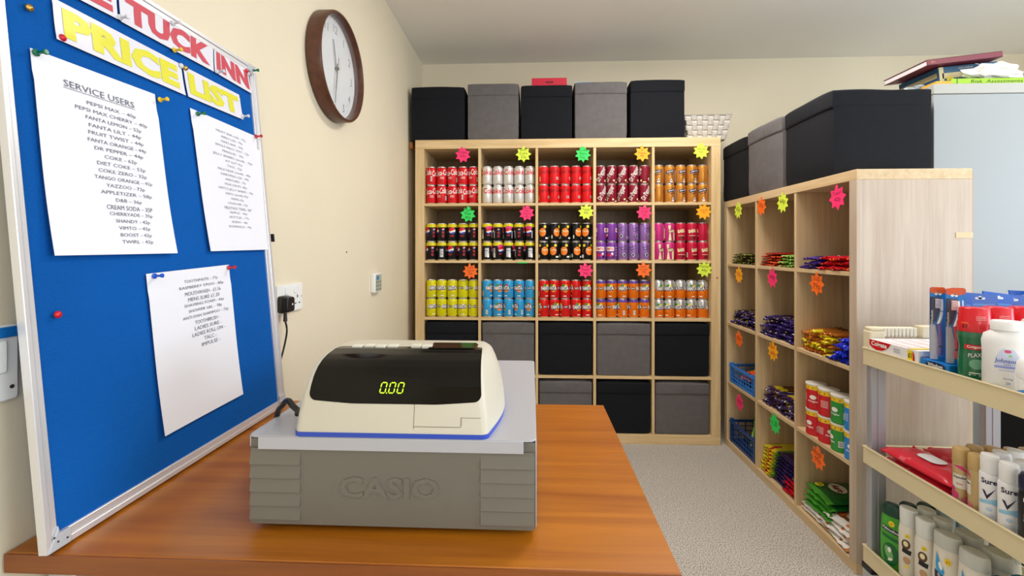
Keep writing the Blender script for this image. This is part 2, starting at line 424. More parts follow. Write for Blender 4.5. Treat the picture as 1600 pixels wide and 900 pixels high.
# woven basket
def basket():
    t = empty('woven_basket', (0, 0, 0)); mb = MB()
    def corner(z, s):   # rectangle at height fraction
        hw = .115 + .022 * s; hd = .075 + .018 * s
        return hw, hd
    H = .145; nr = 5
    def side(p0, p1, q0, q1, nc):   # bottom p0-p1, top q0-q1
        p0, p1, q0, q1 = map(Vector, (p0, p1, q0, q1)); nn = (p1 - p0).cross(q0 - p0).normalized()
        for i in range(nc):
            for j in range(nr):
                up = .004 if (i + j) % 2 else .0
                def P(u, v, k): return (p0 * (1 - u) + p1 * u) * (1 - v) + (q0 * (1 - u) + q1 * u) * v + nn * k
                u0, u1, v0, v1 = i / nc, (i + 1) / nc, j / nr, (j + 1) / nr; g = .03 / nc; gv = .03 / nr
                a = [P(u0 + g, v0 + gv, up), P(u1 - g, v0 + gv, up), P(u1 - g, v1 - gv, up), P(u0 + g, v1 - gv, up)]
                if (i + j) % 2: c_ = [P((u0 + u1) / 2, v0 + gv, up + .003), P((u0 + u1) / 2, v1 - gv, up + .003)]; fs = [(0, 4, 5, 3), (4, 1, 2, 5)]
                else: c_ = [P(u0 + g, (v0 + v1) / 2, up + .003), P(u1 - g, (v0 + v1) / 2, up + .003)]; fs = [(0, 1, 5, 4), (4, 5, 2, 3)]
                b = [P(u0 - .2 * g, v0 - .2 * gv, -.004), P(u1 + .2 * g, v0 - .2 * gv, -.004), P(u1 + .2 * g, v1 + .2 * gv, -.004), P(u0 - .2 * g, v1 + .2 * gv, -.004)]
                mb.add([tuple(x) for x in a + c_], fs, (i * 7 + j * 3) % 2)
                mb.add([tuple(x) for x in b + a], [(0, 1, 5, 4), (1, 2, 6, 5), (2, 3, 7, 6), (3, 0, 4, 7), (3, 2, 1, 0)], (i * 7 + j * 3) % 2)
    b0 = (-.112, -.075, 0); b1 = (.112, -.075, 0); b2 = (.112, .075, 0); b3 = (-.112, .075, 0)
    t0 = (-.138, -.095, H); t1 = (.138, -.095, H); t2 = (.138, .095, H); t3 = (-.138, .095, H)
    side(b0, b1, t0, t1, 8); side(b1, b2, t1, t2, 6); side(b2, b3, t2, t3, 8); side(b3, b0, t3, t0, 6)
    mb.add([b0, b1, b2, b3], [(0, 1, 2, 3)], 0)
    mb.build('woven_body', [mat('woven_silver', S(208, 201, 192), .35, .0), mat('woven_grey', S(184, 177, 169), .45, .0)], t, smooth=0)
    rm = MB(); z = H
    for a, b in ((t0, t1), (t1, t2), (t2, t3), (t3, t0)): rm.tube([a, b], .005, 8)
    rm.build('rim', mat('woven_rim', S(150, 145, 140), .5), t)
    return t
t = basket(); t.location = (1.078, 2.885, TOPZ)
tag(t, 'silver grey woven basket at the right end of the back shelves', 'basket')

# ------------------------------------------------------------------ star price tags
def star_tag(cname, rgb, text, loc, facing, label, rot, ink, r=.049):
    t = empty('price_star', loc)
    if facing == 'y': surf = lambda k: (lambda u, v: (u, -k, v))
    else: surf = lambda k: (lambda u, v: (-k, -u, v))
    m = mat('card_' + cname, rgb, .55, emit=0)
    sh = star2d(r, r * .67, random.choice((8, 9)), rot); mb = MB()
    pts = sh[0]
    mb.prism(pts, 0, .0008, lambda u, v, k: surf(k)(u, v))
    mb.build('card', m, t, smooth=0)
    im = MB(); lay(im, T(text, w=.048), surf(.0012), 0, 0, .004, random.uniform(-8, 8))
    flat_art('handwriting', im, [ink], t)
    tb = MB(); s2 = surf(.0014)
    lay(tb, rect(.012, .02), s2, 0, random.uniform(-.006, .006), r * .80)
    flat_art('adhesive_tab', tb, [mat('clear_tape_' + cname, tuple(min(1, c * 1.0 + .02) for c in rgb), .2)], t)
    return tag(t, label, 'price tag', 'star price tags')
PINK, YEL, GRN, ORA, AMB = S(255, 48, 118), S(222, 245, 70), S(48, 222, 96), S(255, 112, 24), S(255, 176, 20)
INKS = {'pink': mat('ink_on_pink', S(150, 10, 60), .7), 'yellow': mat('ink_on_yellow', S(90, 100, 10), .7), 'green': mat('ink_on_green', S(16, 90, 40), .7),
        'orange': mat('ink_on_orange', S(150, 50, 5), .7), 'amber': mat('ink_on_amber', S(190, 60, 5), .7)}
CC = {'pink': PINK, 'yellow': YEL, 'green': GRN, 'orange': ORA, 'amber': AMB}
for x, z, c, tx, lb in ((-.42, 1.755, 'pink', 'Coke\n62p', 'above the red cola cans'), (-.048, 1.756, 'yellow', 'Diet\nCoke\n52p', 'above the silver diet cola cans'),
        (.313, 1.752, 'green', 'Coke\nZero\n32p', 'above the plain red zero sugar cans'), (.669, 1.753, 'amber', 'Dr\nPepper\n44p', 'above the maroon cans'),
        (1.018, 1.765, 'yellow', 'Shandy\n42p', 'above the gold cans'), (-.389, 1.39, 'green', 'Pepsi\nMax\n40p', 'above the black cans in the left column'),
        (-.028, 1.397, 'pink', 'Pepsi\nMax\nCherry\n40p', 'above the black cherry cans'), (.332, 1.403, 'yellow', 'Tango\n42p', 'above the black cans with orange fruit'),
        (.681, 1.398, 'pink', 'Vimto\nD&B\n36p', 'above the purple cans'), (1.033, 1.401, 'amber', 'Cream Soda\nCherryade\n35p', 'above the crimson cans'),
        (-.373, 1.041, 'orange', 'Fanta\nLemon\n52p', 'above the yellow cans'), (.328, 1.047, 'pink', 'Fruit\nTwist\n44p', 'above the red fruit drink cans'),
        (.677, 1.051, 'orange', 'Fanta\nOrange\n44p', 'above the orange cans with purple tops'), (1.037, 1.056, 'yellow', 'Fanta\n44p', 'above the orange and silver cans')):
    star_tag(c, CC[c], tx, (x, BYF - .0005, z), 'y', '%s star price tag %s' % (c, lb), random.uniform(70, 110), INKS[c])
# corner of a green tag folded over the shelf edge
tag(MB().box(0, .055, 0, .012, 0, .006).build('tag_stub', mat('card_green', GRN, .55), smooth=0, loc=(-.08, BYF - .0125, bcell(1, 1)[1] - .017)), 'sliver of green card under the shelf above the blue cans', 'price tag')
for y, z, c, tx, lb in ((2.599, 1.396, 'yellow', '42p', 'in the far top cubby of the right shelves'), (2.343, 1.393, 'orange', '50p', 'at the top of the middle column of the right shelves'),
        (2.149, 1.392, 'yellow', '44p', 'beside the orange one at the top of the right shelves'), (1.774, 1.372, 'pink', 'Twirl\n42p', 'in the nearest top cubby of the right shelves'),
        (2.591, 1.03, 'amber', '42p', 'above the far purple and yellow bars'), (2.239, 1.034, 'pink', '44p', 'above the middle heap of purple bars'),
        (1.898, 1.032, 'orange', '50p\n79p', 'above the caramel coloured bars'), (2.591, .668, 'orange', '45p', 'above the light blue crate'),
        (2.233, .68, 'amber', 'Bar\n44p', 'above the brown and yellow bars'), (2.583, .313, 'pink', '36p', 'above the dark blue crate'),
        (2.216, .333, 'green', '1.20', 'above the large chocolate pouches'), (1.89, .32, 'orange', 'Bags\n99p', 'under the crisp tubes in the near column')):
    star_tag(c, CC[c], tx, (RXF - .0005, y, z), 'x', '%s star price tag %s' % (c, lb), random.uniform(70, 110), INKS[c])
tag(MB().lathe([(.006, 0), (.006, .0008)], 14, M=Matrix.Rotation(R(90), 4, 'X')).build('round_sticker', mat('faded_pink', S(196, 96, 90), .6), loc=(1.113, BYF, 1.005)), 'tiny faded pink dot sticker on the right upright', 'sticker')

# ------------------------------------------------------------------ drink cans
CR, CH = .0325, .1145
CUT = .0068
def can_mesh(name, bands):
    """bands: list of (z_top, material) from the bottom up"""
    prof = [(.024, 0), (.0265, .0005), (.0305, .006), (CR, .010)]
    mi = [0, 0, 1]; mats = [M_alu]
    zs = [.010]
    for k, (zt, m) in enumerate(bands):
        mats.append(m); prof.append((CR, min(zt, .100))); mi.append(k + 1)
        if zt < .100: prof.append((CR, zt + .0002)); mi.append(k + 1)
    top = len(bands)
    for r_, z_ in ((.0318, .104), (.0285, .1085), (.0268, .1105)): prof.append((r_, z_)); mi.append(top)
    for r_, z_ in ((.0272, .1130), (.0272, .1145), (.0258, .1145), (.0250, .1110)): prof.append((r_, z_)); mi.append(0)
    mb = MB().lathe(prof, 24, mi=mi + [0])
    mb.box(-.004, .004, -.012, .008, .1112, .1122, 0)
    return mb.mesh(name, mats, 35)
def P_(name, rgb, rough=.34, metal=.12): return mat('ink_' + name, rgb, rough, metal, spec=.35)
W_ = mat('print_white', S(245, 243, 238), .35); K_ = mat('print_black', S(22, 20, 24), .35); BLU = mat('print_blue', S(30, 60, 170), .35)
RED_ = mat('print_red', S(214, 24, 40), .35); SIL = mat('print_silver', S(200, 200, 204), .35, .4); NAVY = mat('print_navy', S(28, 28, 70), .35)
ORG = mat('print_orange', S(244, 128, 20), .35); YLW = mat('print_yellow', S(240, 215, 30), .35); GRNP = mat('print_green', S(60, 150, 50), .35)
PNK = mat('print_pink', S(222, 50, 130), .35); CRM = mat('print_cream', S(232, 226, 176), .35); DRED = mat('print_dark_red', S(110, 10, 20), .4)
ART = [W_, K_, BLU, RED_, SIL, NAVY, ORG, YLW, GRNP, PNK, CRM, DRED]
AI = {m.name: i for i, m in enumerate(ART)}
def A(m): return AI[m.name]
def can_art(name, items):
    """items: (shape, material, angle deg, z, rot, layer)"""
    mb = MB()
    for sh, m, ang, z, rot, lay_ in items:
        sf = cyl(CR + .00035 + .0002 * lay_, 0)
        lay(mb, sh, lambda u, v, a=ang, f=sf: f(u + R(a) * CR, v), A(m), 0, z, rot, cutx=CUT)
    used = sorted(set(mb.m)); mb.m = [used.index(i) for i in mb.m]
    return mb.mesh(name, [ART[i] for i in used], 0)
def both(items):
    return items + [(s_, m, a + 180, z, r, l) for s_, m, a, z, r, l in items]
def barcode(ang, z=.035, w=.014, h=.026): return [(rect(w, h), W_, ang, z, 0, 0)] + [(rect(.001, h * .8), K_, ang + k * 5 - 10, z, 0, 1) for k in range(5)]
def smalltext(m, ang, z, w=.026): return [(rect(w, .0016), m, ang, z - .005 * k, 0, 0) for k in range(3)]
def globe(ang, z, d, l=0):
    r = d / 2
    top = poly([(r * math.cos(R(a)), r * math.sin(R(a))) for a in range(15, 196, 12)] + [(-r * .25, -.05 * r), (r * .3, r * .10)])
    bot = poly([(r * math.cos(R(a)), r * math.sin(R(a))) for a in range(200, 346, 12)] + [(r * .35, -r * .35), (-r * .3, -r * .62)])
    return [(ell(d, d), W_, ang, z, 0, l), (top, RED_, ang, z, 0, l + 1), (bot, BLU, ang, z, 0, l + 1)]
def fanta(fruitA, fruitB, leaf):
    return both([(ell(.030, .024), fruitA, 16, .052, 0, 0), (ell(.020, .012), leaf, -8, .084, 20, 0), (ell(.016, .014), fruitB, 24, .082, 0, 0),
        (rrect(.060, .027, .006), NAVY, 0, .0645, 4, 1), (T('FANTA', w=.058, h=.024, bold=.04), W_, 0, .066, 4, 2), (rect(.020, .005), W_, 12, .018, 0, 0)]) + \
        [(T('FANTA', w=.022, h=.010, bold=.02), W_, 90, .066, 4, 1), (ell(.026, .018), NAVY, 90, .066, 0, 0)] + barcode(-90, .032)
KINDS_ = {}
def kind(key, bands, items, desc):
    KINDS_[key] = (can_mesh('drink_can', bands), can_art('printed_design', items), desc)
kind('coke', [(.100, P_('cola_red', S(214, 20, 30)))],
     both([(T('Coca-Cola', w=.098, h=.036, bold=.015, shear=.35), W_, 0, .078, 6, 0)] + smalltext(W_, 0, .050)) + barcode(88) + barcode(-95, .04, .010, .030), 'bright red cola can with white script')
kind('diet', [(.100, P_('diet_silver', S(222, 218, 214), .3, .45))],
     both([(T('Coke', w=.084, h=.034, bold=.02), RED_, 0, .078, 0, 0)] + smalltext(SIL, 0, .045)) + barcode(90, .035, .012, .026), 'silver diet cola can with red lettering')
kind('zero', [(.100, P_('zero_red', S(226, 24, 32)))],
     both([(T('Coca-Cola', w=.082, h=.026, bold=.012, shear=.35), DRED, 0, .082, 6, 0)]) + [(rect(.014, .014), W_, 60, .038, 0, 0), (rect(.006, .030), CRM, -70, .034, 0, 0), (rect(.009, .009), K_, 60, .038, 0, 1)], 'plain red zero sugar cola can with dark script')
kind('pepper', [(.100, P_('maroon', S(134, 18, 42)))],
     both([(T('Dr Pepper', w=.096, h=.038, bold=.05, shear=.2), W_, 0, .060, 62, 0), (T('Dr Pepper', w=.090, h=.026, bold=.0, shear=.2), DRED, 0, .060, 62, 1), (ell(.012, .012), CRM, 42, .022, 0, 0), (rect(.020, .006), CRM, 80, .012, 0, 0)]), 'maroon can with white diagonal lettering')
kind('shandy', [(.100, P_('gold', S(206, 138, 56), .3, .5))],
     both([(rect(.052, .018), NAVY, 0, .074, 14, 0), (T('Shandy', w=.044, h=.013, bold=.01, shear=.3), W_, 0, .074, 14, 1), (rect(.036, .004), NAVY, 6, .056, 14, 0), (poly([(-.009, -.013), (.009, -.013), (0, .013)]), W_, 12, .022, 0, 0), (ell(.006, .010), BLU, 12, .020, 0, 1)])
     + [(rect(.010, .070), SIL, 92, .050, 0, 0)], 'gold can with navy banner lettering')
kind('pmax', [(.090, P_('can_black', S(22, 22, 26), .3, .3)), (.100, P_('neck_yellow', S(222, 206, 30)))],
     [x for a in (0, 180) for x in globe(a, .068, .044)] + [(T('MAX', w=.024, h=.009, bold=.03), RED_, a, .036, 0, 0) for a in (0, 180)] +
     [x for a in (90,) for x in globe(a, .078, .016)] + [(T('PEPSI\nMAX', w=.014, h=.036, bold=.02), RED_, 90, .046, 0, 0), (rect(.022, .05), SIL, -90, .045, 0, 0), (rect(.018, .003), K_, -90, .055, 0, 1), (rect(.018, .003), K_, -90, .045, 0, 1), (rect(.018, .003), K_, -90, .035, 0, 1)], 'black can with yellow neck and round tricolour emblem')
kind('pcherry', [(.090, P_('can_black', S(22, 22, 26), .3, .3)), (.100, P_('neck_yellow', S(222, 206, 30)))],
     [(ell(.045, .022), PNK, a, .086, 0, 0) for a in (0, 180)] + [x for a in (0, 180) for x in globe(a, .066, .036, 1)] + [(T('MAX', w=.022, h=.009, bold=.03), RED_, a, .040, 0, 0) for a in (0, 180)] +
     [x for x in globe(90, .076, .012)] + [(T('PEPSI\nMAX', w=.014, h=.034, bold=.02), RED_, 90, .044, 0, 0), (rect(.006, .045), SIL, 40, .045, 0, 0), (rect(.026, .055), SIL, -90, .048, 0, 0), (rect(.012, .024), W_, -76, .030, 0, 1), (rect(.018, .003), K_, -95, .06, 0, 1)], 'black cherry cola can with yellow neck and pink patch')
kind('tango', [(.100, P_('can_black', S(22, 22, 26), .3, .3))],
     [(ell(.046, .052), ORG, a, .058, 0, 0) for a in (0, 180)] + [(T('Tango', w=.044, h=.016, bold=.04), CRM, a, .064, 0, 1) for a in (0, 180)] +
     [(ell(.018, .018), YLW, a, .092, 0, 1) for a in (30, 210, 120)] + [(rect(.018, .010), W_, 50, .022, 0, 0), (rect(.016, .020), W_, 100, .026, 0, 0), (T('Tango', w=.036, h=.010), ORG, 100, .062, 90, 0), (rect(.008, .02), CRM, -60, .03, 0, 0)], 'black can with big orange fruit')
kind('vimto', [(.100, P_('purple', S(128, 62, 160)))],
     both([(rrect(.056, .026, .006), W_, 0, .070, 0, 0), (T('VIMTO', w=.050, h=.015, bold=.04), RED_, 0, .070, 0, 1), (ell(.020, .020), RED_, -18, .034, 0, 0), (ell(.018, .018), PNK, 20, .030, 0, 0), (ell(.014, .016), W_, 30, .040, 0, 0), (ell(.018, .016), NAVY, 36, .022, 0, 1)])
     + [(rect(.024, .003), W_, 90, .08 - .016 * k, 0, 0) for k in range(4)], 'deep purple can with white and red lettering')
kind('dandb', [(.100, P_('lavender', S(158, 116, 186), .28, .45))],
     both([(T('Dandelion\nBurdock', w=.048, h=.026, shear=.3, bold=.01), NAVY, 0, .076, 12, 0), (poly([(0, .014), (.012, 0), (0, -.014), (-.012, 0)]), SIL, 8, .034, 0, 0), (poly([(0, .009), (.007, 0), (0, -.009), (-.007, 0)]), NAVY, 8, .034, 0, 1), (rect(.020, .003), NAVY, -12, .030, -40, 0)])
     + barcode(90, .026, .018, .016), 'lavender can with dark script and diamond')
kind('cream', [(.100, P_('magenta', S(206, 52, 134)))],
     both([(poly([(-.010, .045), (.006, .048), (.002, .010), (.010, -.045), (-.008, -.045), (-.002, 0)]), CRM, -22, .052, 0, 0), (poly([(-.008, .03), (.008, .03), (.006, -.03), (-.006, -.03)]), CRM, 30, .036, 0, 0), (rrect(.038, .022, .002), DRED, 4, .064, 8, 1), (T('BARR', w=.036, h=.017, bold=.04), CRM, 4, .064, 8, 2)])
     + [(rect(.012, .06), CRM, 90, .05, 0, 0)], 'magenta and cream can with slanted lettering')
kind('cherry', [(.100, P_('crimson', S(196, 24, 62)))],
     both([(T('BARR', w=.044, h=.021, bold=.05), CRM, 0, .064, 8, 1), (rect(.040, .0025), CRM, 0, .036, 0, 0), (ell(.03, .02), DRED, 10, .022, 0, 0)]) + barcode(90, .034, .010, .028), 'crimson cherryade can with cream lettering')
kind('lemon', [(.100, P_('lemon', S(220, 214, 12)))], fanta(YLW, YLW, YLW), 'lemon yellow can with white and navy lettering')
kind('twistblue', [(.100, P_('sky_blue', S(52, 160, 218)))], fanta(ORG, RED_, GRNP), 'sky blue can with fruit and white lettering')
kind('twistred', [(.100, P_('fruit_red', S(216, 24, 22)))], fanta(ORG, YLW, GRNP), 'red fruit drink can with green leaf and white lettering')
kind('orange', [(.095, P_('orange', S(236, 118, 14))), (.100, P_('neck_violet', S(96, 66, 150)))], fanta(ORG, YLW, GRNP), 'orange can with violet neck')
kind('orangezero', [(.062, P_('orange', S(236, 118, 14))), (.100, P_('top_silver', S(206, 206, 206), .25, .6))], fanta(ORG, YLW, GRNP), 'half orange half silver can')
LAYOUT = [['coke', 'diet', 'zero', 'pepper', 'shandy'], ['pmax', 'pcherry', 'tango', None, None], ['lemon', 'twistblue', 'twistred', 'orange', 'orangezero']]
ORD = ['leftmost', 'second', 'middle', 'fourth', 'rightmost']
def put_can(k, x, y, z, rz, lab, grp):
    me, art, _ = KINDS_[k]
    o = link('drink_can', me); o.location = (x, y, z); o.rotation_euler = (0, 0, rz)
    link('printed_design', art, o)
    tag(o, lab, 'drink can', grp)
FACE = {'coke': [(100, 10, -25, 15, -30), (15, -30, 5, 100, -20)], 'diet': [(-10, 0, 30, -20, -5), (40, -30, -10, 25, -15)],
        'pmax': [(-50, -60, 0, 0, -80), (-65, 90, -20, -70, -80)], 'pcherry': [(30, -80, 0, -85, -10), (95, 40, 95, -80, 90)],
        'lemon': [(30, 0, 0, -90, -110), (30, -110, 250, -5, -70)], 'twistblue': [(40, 5, -35, -20, -95), (90, 10, 100, 120, -30)],
        'twistred': [(20, -30, -15, -90, 0), (-70, 20, -80, 20, -5)], 'orange': [(-90, -30, 0, -110, -5), (-25, -115, 95, 95, -95)],
        'orangezero': [(25, -30, -100, -10, -50), (-10, -55, -60, -50, -110)]}
for r in range(3):
    for c in range(5):
        x0, z0 = bcell(c, r)
        for k in range(5):
            kd = LAYOUT[r][c]
            if kd is None: kd = ('vimto' if k < 2 else 'dandb') if c == 3 else ('cream' if k < 2 else 'cherry')
            for l in (1, 0):
                ang = FACE[kd][1 - l][k] if kd in FACE else random.choice((0, 0, 10, -15, 25, -30, 90, 180 + 20))
                if r == 1 and c == 3 or r == 1 and c == 4: pos = ('left column', 'right column')[k] if k < 2 else ('left column', 'middle column', 'right column')[k - 2]
                else: pos = ('leftmost', 'second from left', 'middle one', 'second from right', 'rightmost')[k]
                put_can(kd, x0 + .0345 + k * .0665, 2.795 + random.uniform(-.003, .003), z0 + l * .1148, R(ang + random.uniform(-6, 6)),
                        '%s, %s layer, %s' % (KINDS_[kd][2], 'upper' if l else 'lower', pos),
                        KINDS_[kd][2] + 's')

# ------------------------------------------------------------------ counter desk
DZ, DY0, DY1, DX1 = .73, .621, 1.290, .205
desk = empty('counter_desk', (0, 0, 0))
M_cher = wood('cherry_laminate', S(188, 114, 24), S(146, 76, 10), 'x', .34, .5, .02)
M_cher2 = wood('cherry_edge', S(150, 84, 30), S(120, 62, 20), 'x', .35, .8, .02)
MB().box(WX + .004, DX1, DY0 + .003, DY1, DZ - .028, DZ).build('desk_top', M_cher, desk, bevel=.0015)
MB().box(WX + .004, DX1, DY0, DY0 + .003, DZ - .028, DZ - .0012).build('edge_strip', M_cher2, desk, smooth=0)
MB().box(WX + .03, DX1 - .05, DY1 - .12, DY1 - .10, .22, DZ - .029).build('modesty_panel', M_cher2, desk, smooth=0)
for x in (WX + .012, DX1 - .075):
    for y in (DY0 + .05, DY1 - .08):
        MB().box(x, x + .045, y, y + .045, 0, DZ - .029).build('leg', M_steel, desk, bevel=.004)
tag(desk, 'orange cherry wood counter desk carrying the cash register', 'desk')

# ------------------------------------------------------------------ notice board leaning on the desk
AV = Vector((-.758 + .695, 0, .93)).normalized(); NV = Vector((AV.z, 0, -AV.x)); B0 = Vector((-.695, 0, .7335))
def bp(Y, h, n=0.0): return tuple(B0 + Vector((0, Y, 0)) + AV * h + NV * n)
def bpoly(mb, pts, n0, n1, mi=0): mb.prism(pts, n0, n1, lambda u, v, k: bp(u, v, k), mi)
board = empty('notice_board', (0, 0, 0))
# outer corners and inner corners (Y along wall, height up the board)
OC = [(.613, 0), (1.238, .002), (1.200, .940), (.590, .932)]
IC = [(.631, .022), (1.211, .022), (1.176, .920), (.604, .912)]
M_felt = mat('blue_felt', S(8, 92, 178), .92, var=.16, vscale=4, bump=.9, bscale=420, stretch=(1, .6, 1), spec=.15)
mb = MB(); bpoly(mb, [IC[0], IC[1], IC[2], IC[3]], -.009, -.003); mb.build('felt_panel', M_felt, board, smooth=0)
for i in range(4):
    j = (i + 1) % 4
    mb = MB()
    o1, o2, i1, i2 = OC[i], OC[j], IC[i], IC[j]
    mid = lambda p, q, t: (p[0] + (q[0] - p[0]) * t, p[1] + (q[1] - p[1]) * t)
    bpoly(mb, [o1, o2, mid(o2, i2, .45), mid(o1, i1, .45)], -.010, .004)
    bpoly(mb, [mid(o1, i1, .45), mid(o2, i2, .45), i2, i1], -.008, .0015)
    mb.build('frame_rail', M_frame, board, bevel=.0012)
M_cornr = mat('grey_corner_plastic', S(188, 190, 196), .4)
for i in range(4):
    o_, c_ = OC[i], IC[i]; a_, b_ = OC[(i + 1) % 4], OC[(i - 1) % 4]
    def tow(p, q, d):
        L = math.dist(p, q); return (p[0] + (q[0] - p[0]) * d / L, p[1] + (q[1] - p[1]) * d / L)
    mb = MB(); q1 = tow(o_, a_, .034); q2 = tow(o_, b_, .034)
    bpoly(mb, [o_, q1, (q1[0] + (c_[0] - o_[0]) * (1 if i in (1, 3) else 0), q1[1] + (c_[1] - o_[1]) * (0 if i in (1, 3) else 1)), c_, (q2[0] + (c_[0] - o_[0]) * (0 if i in (1, 3) else 1), q2[1] + (c_[1] - o_[1]) * (1 if i in (1, 3) else 0))], -.011, .0055)
    c = mb.build('corner_cap', M_cornr, board, bevel=.002)
for dy, dh in ((.0, .012), (-.003, -.004), (.006, .004)):
    pass
mb = MB()
for y, h in ((.622, .020), (.640, .010), (.627, .012)):
    q = Vector(bp(y, h, .0056)); mb.lathe([(.0014, 0), (.0014, .0008)], 8, M=Matrix.Translation(q) @ NV.to_track_quat('Z', 'Y').to_matrix().to_4x4())
mb.build('screw', M_inkd, board)
mb = MB(); bpoly(mb, [(1.2265, .462), (1.2310, .462), (1.2300, .484), (1.2255, .484)], -.008, .008); mb.build('side_clip', M_dark, board, bevel=.001)
tag(board, 'blue felt notice board with aluminium frame leaning on the counter', 'notice board')

def quad(c, n=0.0):         # c = corners tl, tr, bl, br in (Y, h) ; returns surface from unit square centred
    (tl, tr, bl, br) = c
    def f(u, v):
        s_, t_ = u + .5, v + .5
        y = (bl[0] * (1 - s_) + br[0] * s_) * (1 - t_) + (tl[0] * (1 - s_) + tr[0] * s_) * t_
        h = (bl[1] * (1 - s_) + br[1] * s_) * (1 - t_) + (tl[1] * (1 - s_) + tr[1] * s_) * t_
        return bp(y, h, n)
    return f
def sheet(name, c, m, label, cat, texts, inkm, n0=0.0008, curl=.0):
    f = lambda k: quad(c, k); t = None
    mb = MB(); N = 20
    vs = []; fs = []
    for k in (n0, n0 + .0004):
        for j in range(N + 1):
            for i in range(N + 1):
                u, v = i / N - .5, j / N - .5
                vs.append(f(k + curl * (max(0, -v) ** 2) * 4 + curl * .3 * (2 * u) ** 2 * (v < .4))(u, v))
    M2 = (N + 1) ** 2
    for j in range(N):
        for i in range(N):
            a = j * (N + 1) + i
            fs.append((M2 + a, M2 + a + 1, M2 + a + N + 2, M2 + a + N + 1)); fs.append((a + N + 1, a + N + 2, a + 1, a))
    mb.add(vs, fs)
    o = mb.build(name, m, smooth=0)
    tm = MB()
    surf = lambda u, v: f(n0 + .0012 + curl * (max(0, -v) ** 2) * 4 + curl * .3 * (2 * u) ** 2 * (v < .4))(u, v)
    for sh, dx, dy, rot in texts: lay(tm, sh, surf, 0, dx, dy, rot, cuty=.11)
    flat_art('printed_text', tm, [inkm], o)
    return tag(o, label, cat)
L1 = ['PEPSI MAX – 40p', 'PEPSI MAX CHERRY – 40p', 'FANTA LEMON – 52p', 'FANTA LILT - 44p', 'FRUIT TWIST - 44p', 'FANTA ORANGE - 44p', 'DR PEPPER – 44p', 'COKE - 62p',
      'DIET COKE – 52p', 'COKE ZERO - 32p', 'TANGO ORANGE – 42p', 'YAZZOO - 72p', 'APPLETIZER – 58p', 'D&B – 36p', 'CREAM SODA – 35P', 'CHERRYADE – 35p', 'SHANDY - 42p', 'VIMTO – 42p', 'BOOST - 42p', 'TWIRL - 42p']
W1 = .225; H1 = .31
tx = [(xf(T('SERVICE USERS', w=.128, h=.0105), sx=1 / W1, sy=1 / H1), -.02, .5 - .036 / H1, 0), (xf(rect(.130, .0008), sx=1 / W1, sy=1 / H1), -.02, .5 - .0435 / H1, 0)]
for i, l in enumerate(L1):
    wd = len(l) * .0062 * (.9 if i > 12 else 1)
    tx.append((xf(T(l, w=wd, h=.0078), sx=1 / W1, sy=1 / H1), .07 + .004 * i - .01, .5 - (.058 + .01215 * i) / H1, 0))
sheet('price_list', [(.636, .740), (.858, .748), (.645, .430), (.880, .432)], M_paper, 'printed white drinks price list headed service users, pinned on the blue board', 'price list', tx, M_ink, curl=.006)
L2 = ['MILKY BAR LGE - 79p', 'AERO LGE - 79p', 'MARS BAR - 50p', 'SINGLE MILKY WAY - 22p', 'PRINGLES – 99p', 'JELLY BABIES (small) - 35p', 'KIT KAT 42p', 'TWIX - 52p', 'MILKYBAR (small) - 40p', 'DAIRYMILK LGE – 99p', 'WERTHERS - 79p', 'PEAR DROPS -85p',
      'VIMTO JELLY BABIES - 35p', 'AERO (small)-42p', 'WISPA 42p', 'CRUNCHIE - 52p', 'MILKYWAY TWIN - 36P', 'RIPPLE - 44p', 'SKITTLES – 77p', 'BUENO – 48p', 'BOURNVILLE – 99p']
tx = [(xf(T(l, w=len(l) * .0054, h=.0068), sx=1 / .23, sy=1 / .31), .03, .5 - (.026 + .0113 * i) / .31, 0) for i, l in enumerate(L2)]
sheet('price_list', [(.950, .750), (1.198, .747), (.978, .436), (1.198, .440)], M_paper, 'faded white snack price list pinned at the right of the blue board', 'price list', tx, mat('pale_ink', S(150, 150, 162), .8), curl=.004)
L3 = ['TOOTHPASTE – 77p', "RASPBERRY S'POO - 80p", 'MOUTHWASH - £1.16', 'MENS SURE £1.20', 'SHAVIING FOAM - 66p', 'SHOWER GEL – 78p', 'ANTI DAN SHAMPOO – 72p', 'TOOTHBRUSH -', 'LADIES SURE -', 'LADIES ROLL ON -', 'TALC -', 'IMPULSE -']
tx = [(xf(T(l, w=len(l) * .0062, h=.0078), sx=1 / .23, sy=1 / .31), .10 + .004 * i, .5 - (.026 + .0125 * i) / .31, 0) for i, l in enumerate(L3)]
sheet('price_list', [(.811, .394), (1.042, .404), (.824, .084), (1.056, .090)], M_paper, 'white toiletries price list pinned low on the blue board', 'price list', tx, M_ink, curl=.004)
M_lamred = mat('letter_red', S(206, 76, 90), .5, coat=.12, spec=.3); M_lamyel = mat('letter_yellow', S(226, 220, 60), .5, coat=.12, spec=.3); M_lam = mat('laminated_paper', S(228, 226, 236), .5, coat=.12, spec=.3)
def strip(c, txt, m, label, wf=.90, hf=.74, bold=.06, dx=0):
    sheet('letter_strip', c, M_lam, label, 'lettering strip', [(xf(T(txt, w=wf, h=hf, bold=bold, space=1.05)), dx, 0, 0)], m, curl=.0015)
strip([(.600, .920), (.786, .922), (.600, .852), (.785, .859)], 'THE', M_lamred, 'laminated strip ending in a red letter E cut off by the photo top')
strip([(.791, .922), (1.037, .926), (.791, .858), (1.032, .862)], 'TUCK', M_lamred, 'laminated strip with the red word TUCK')
strip([(1.040, .925), (1.166, .922), (1.036, .862), (1.178, .860)], 'INN', M_lamred, 'laminated strip with the red word INN')
strip([(.672, .836), (.931, .838), (.674, .771), (.938, .773)], 'PRICE', M_lamyel, 'laminated strip with the yellow word PRICE')
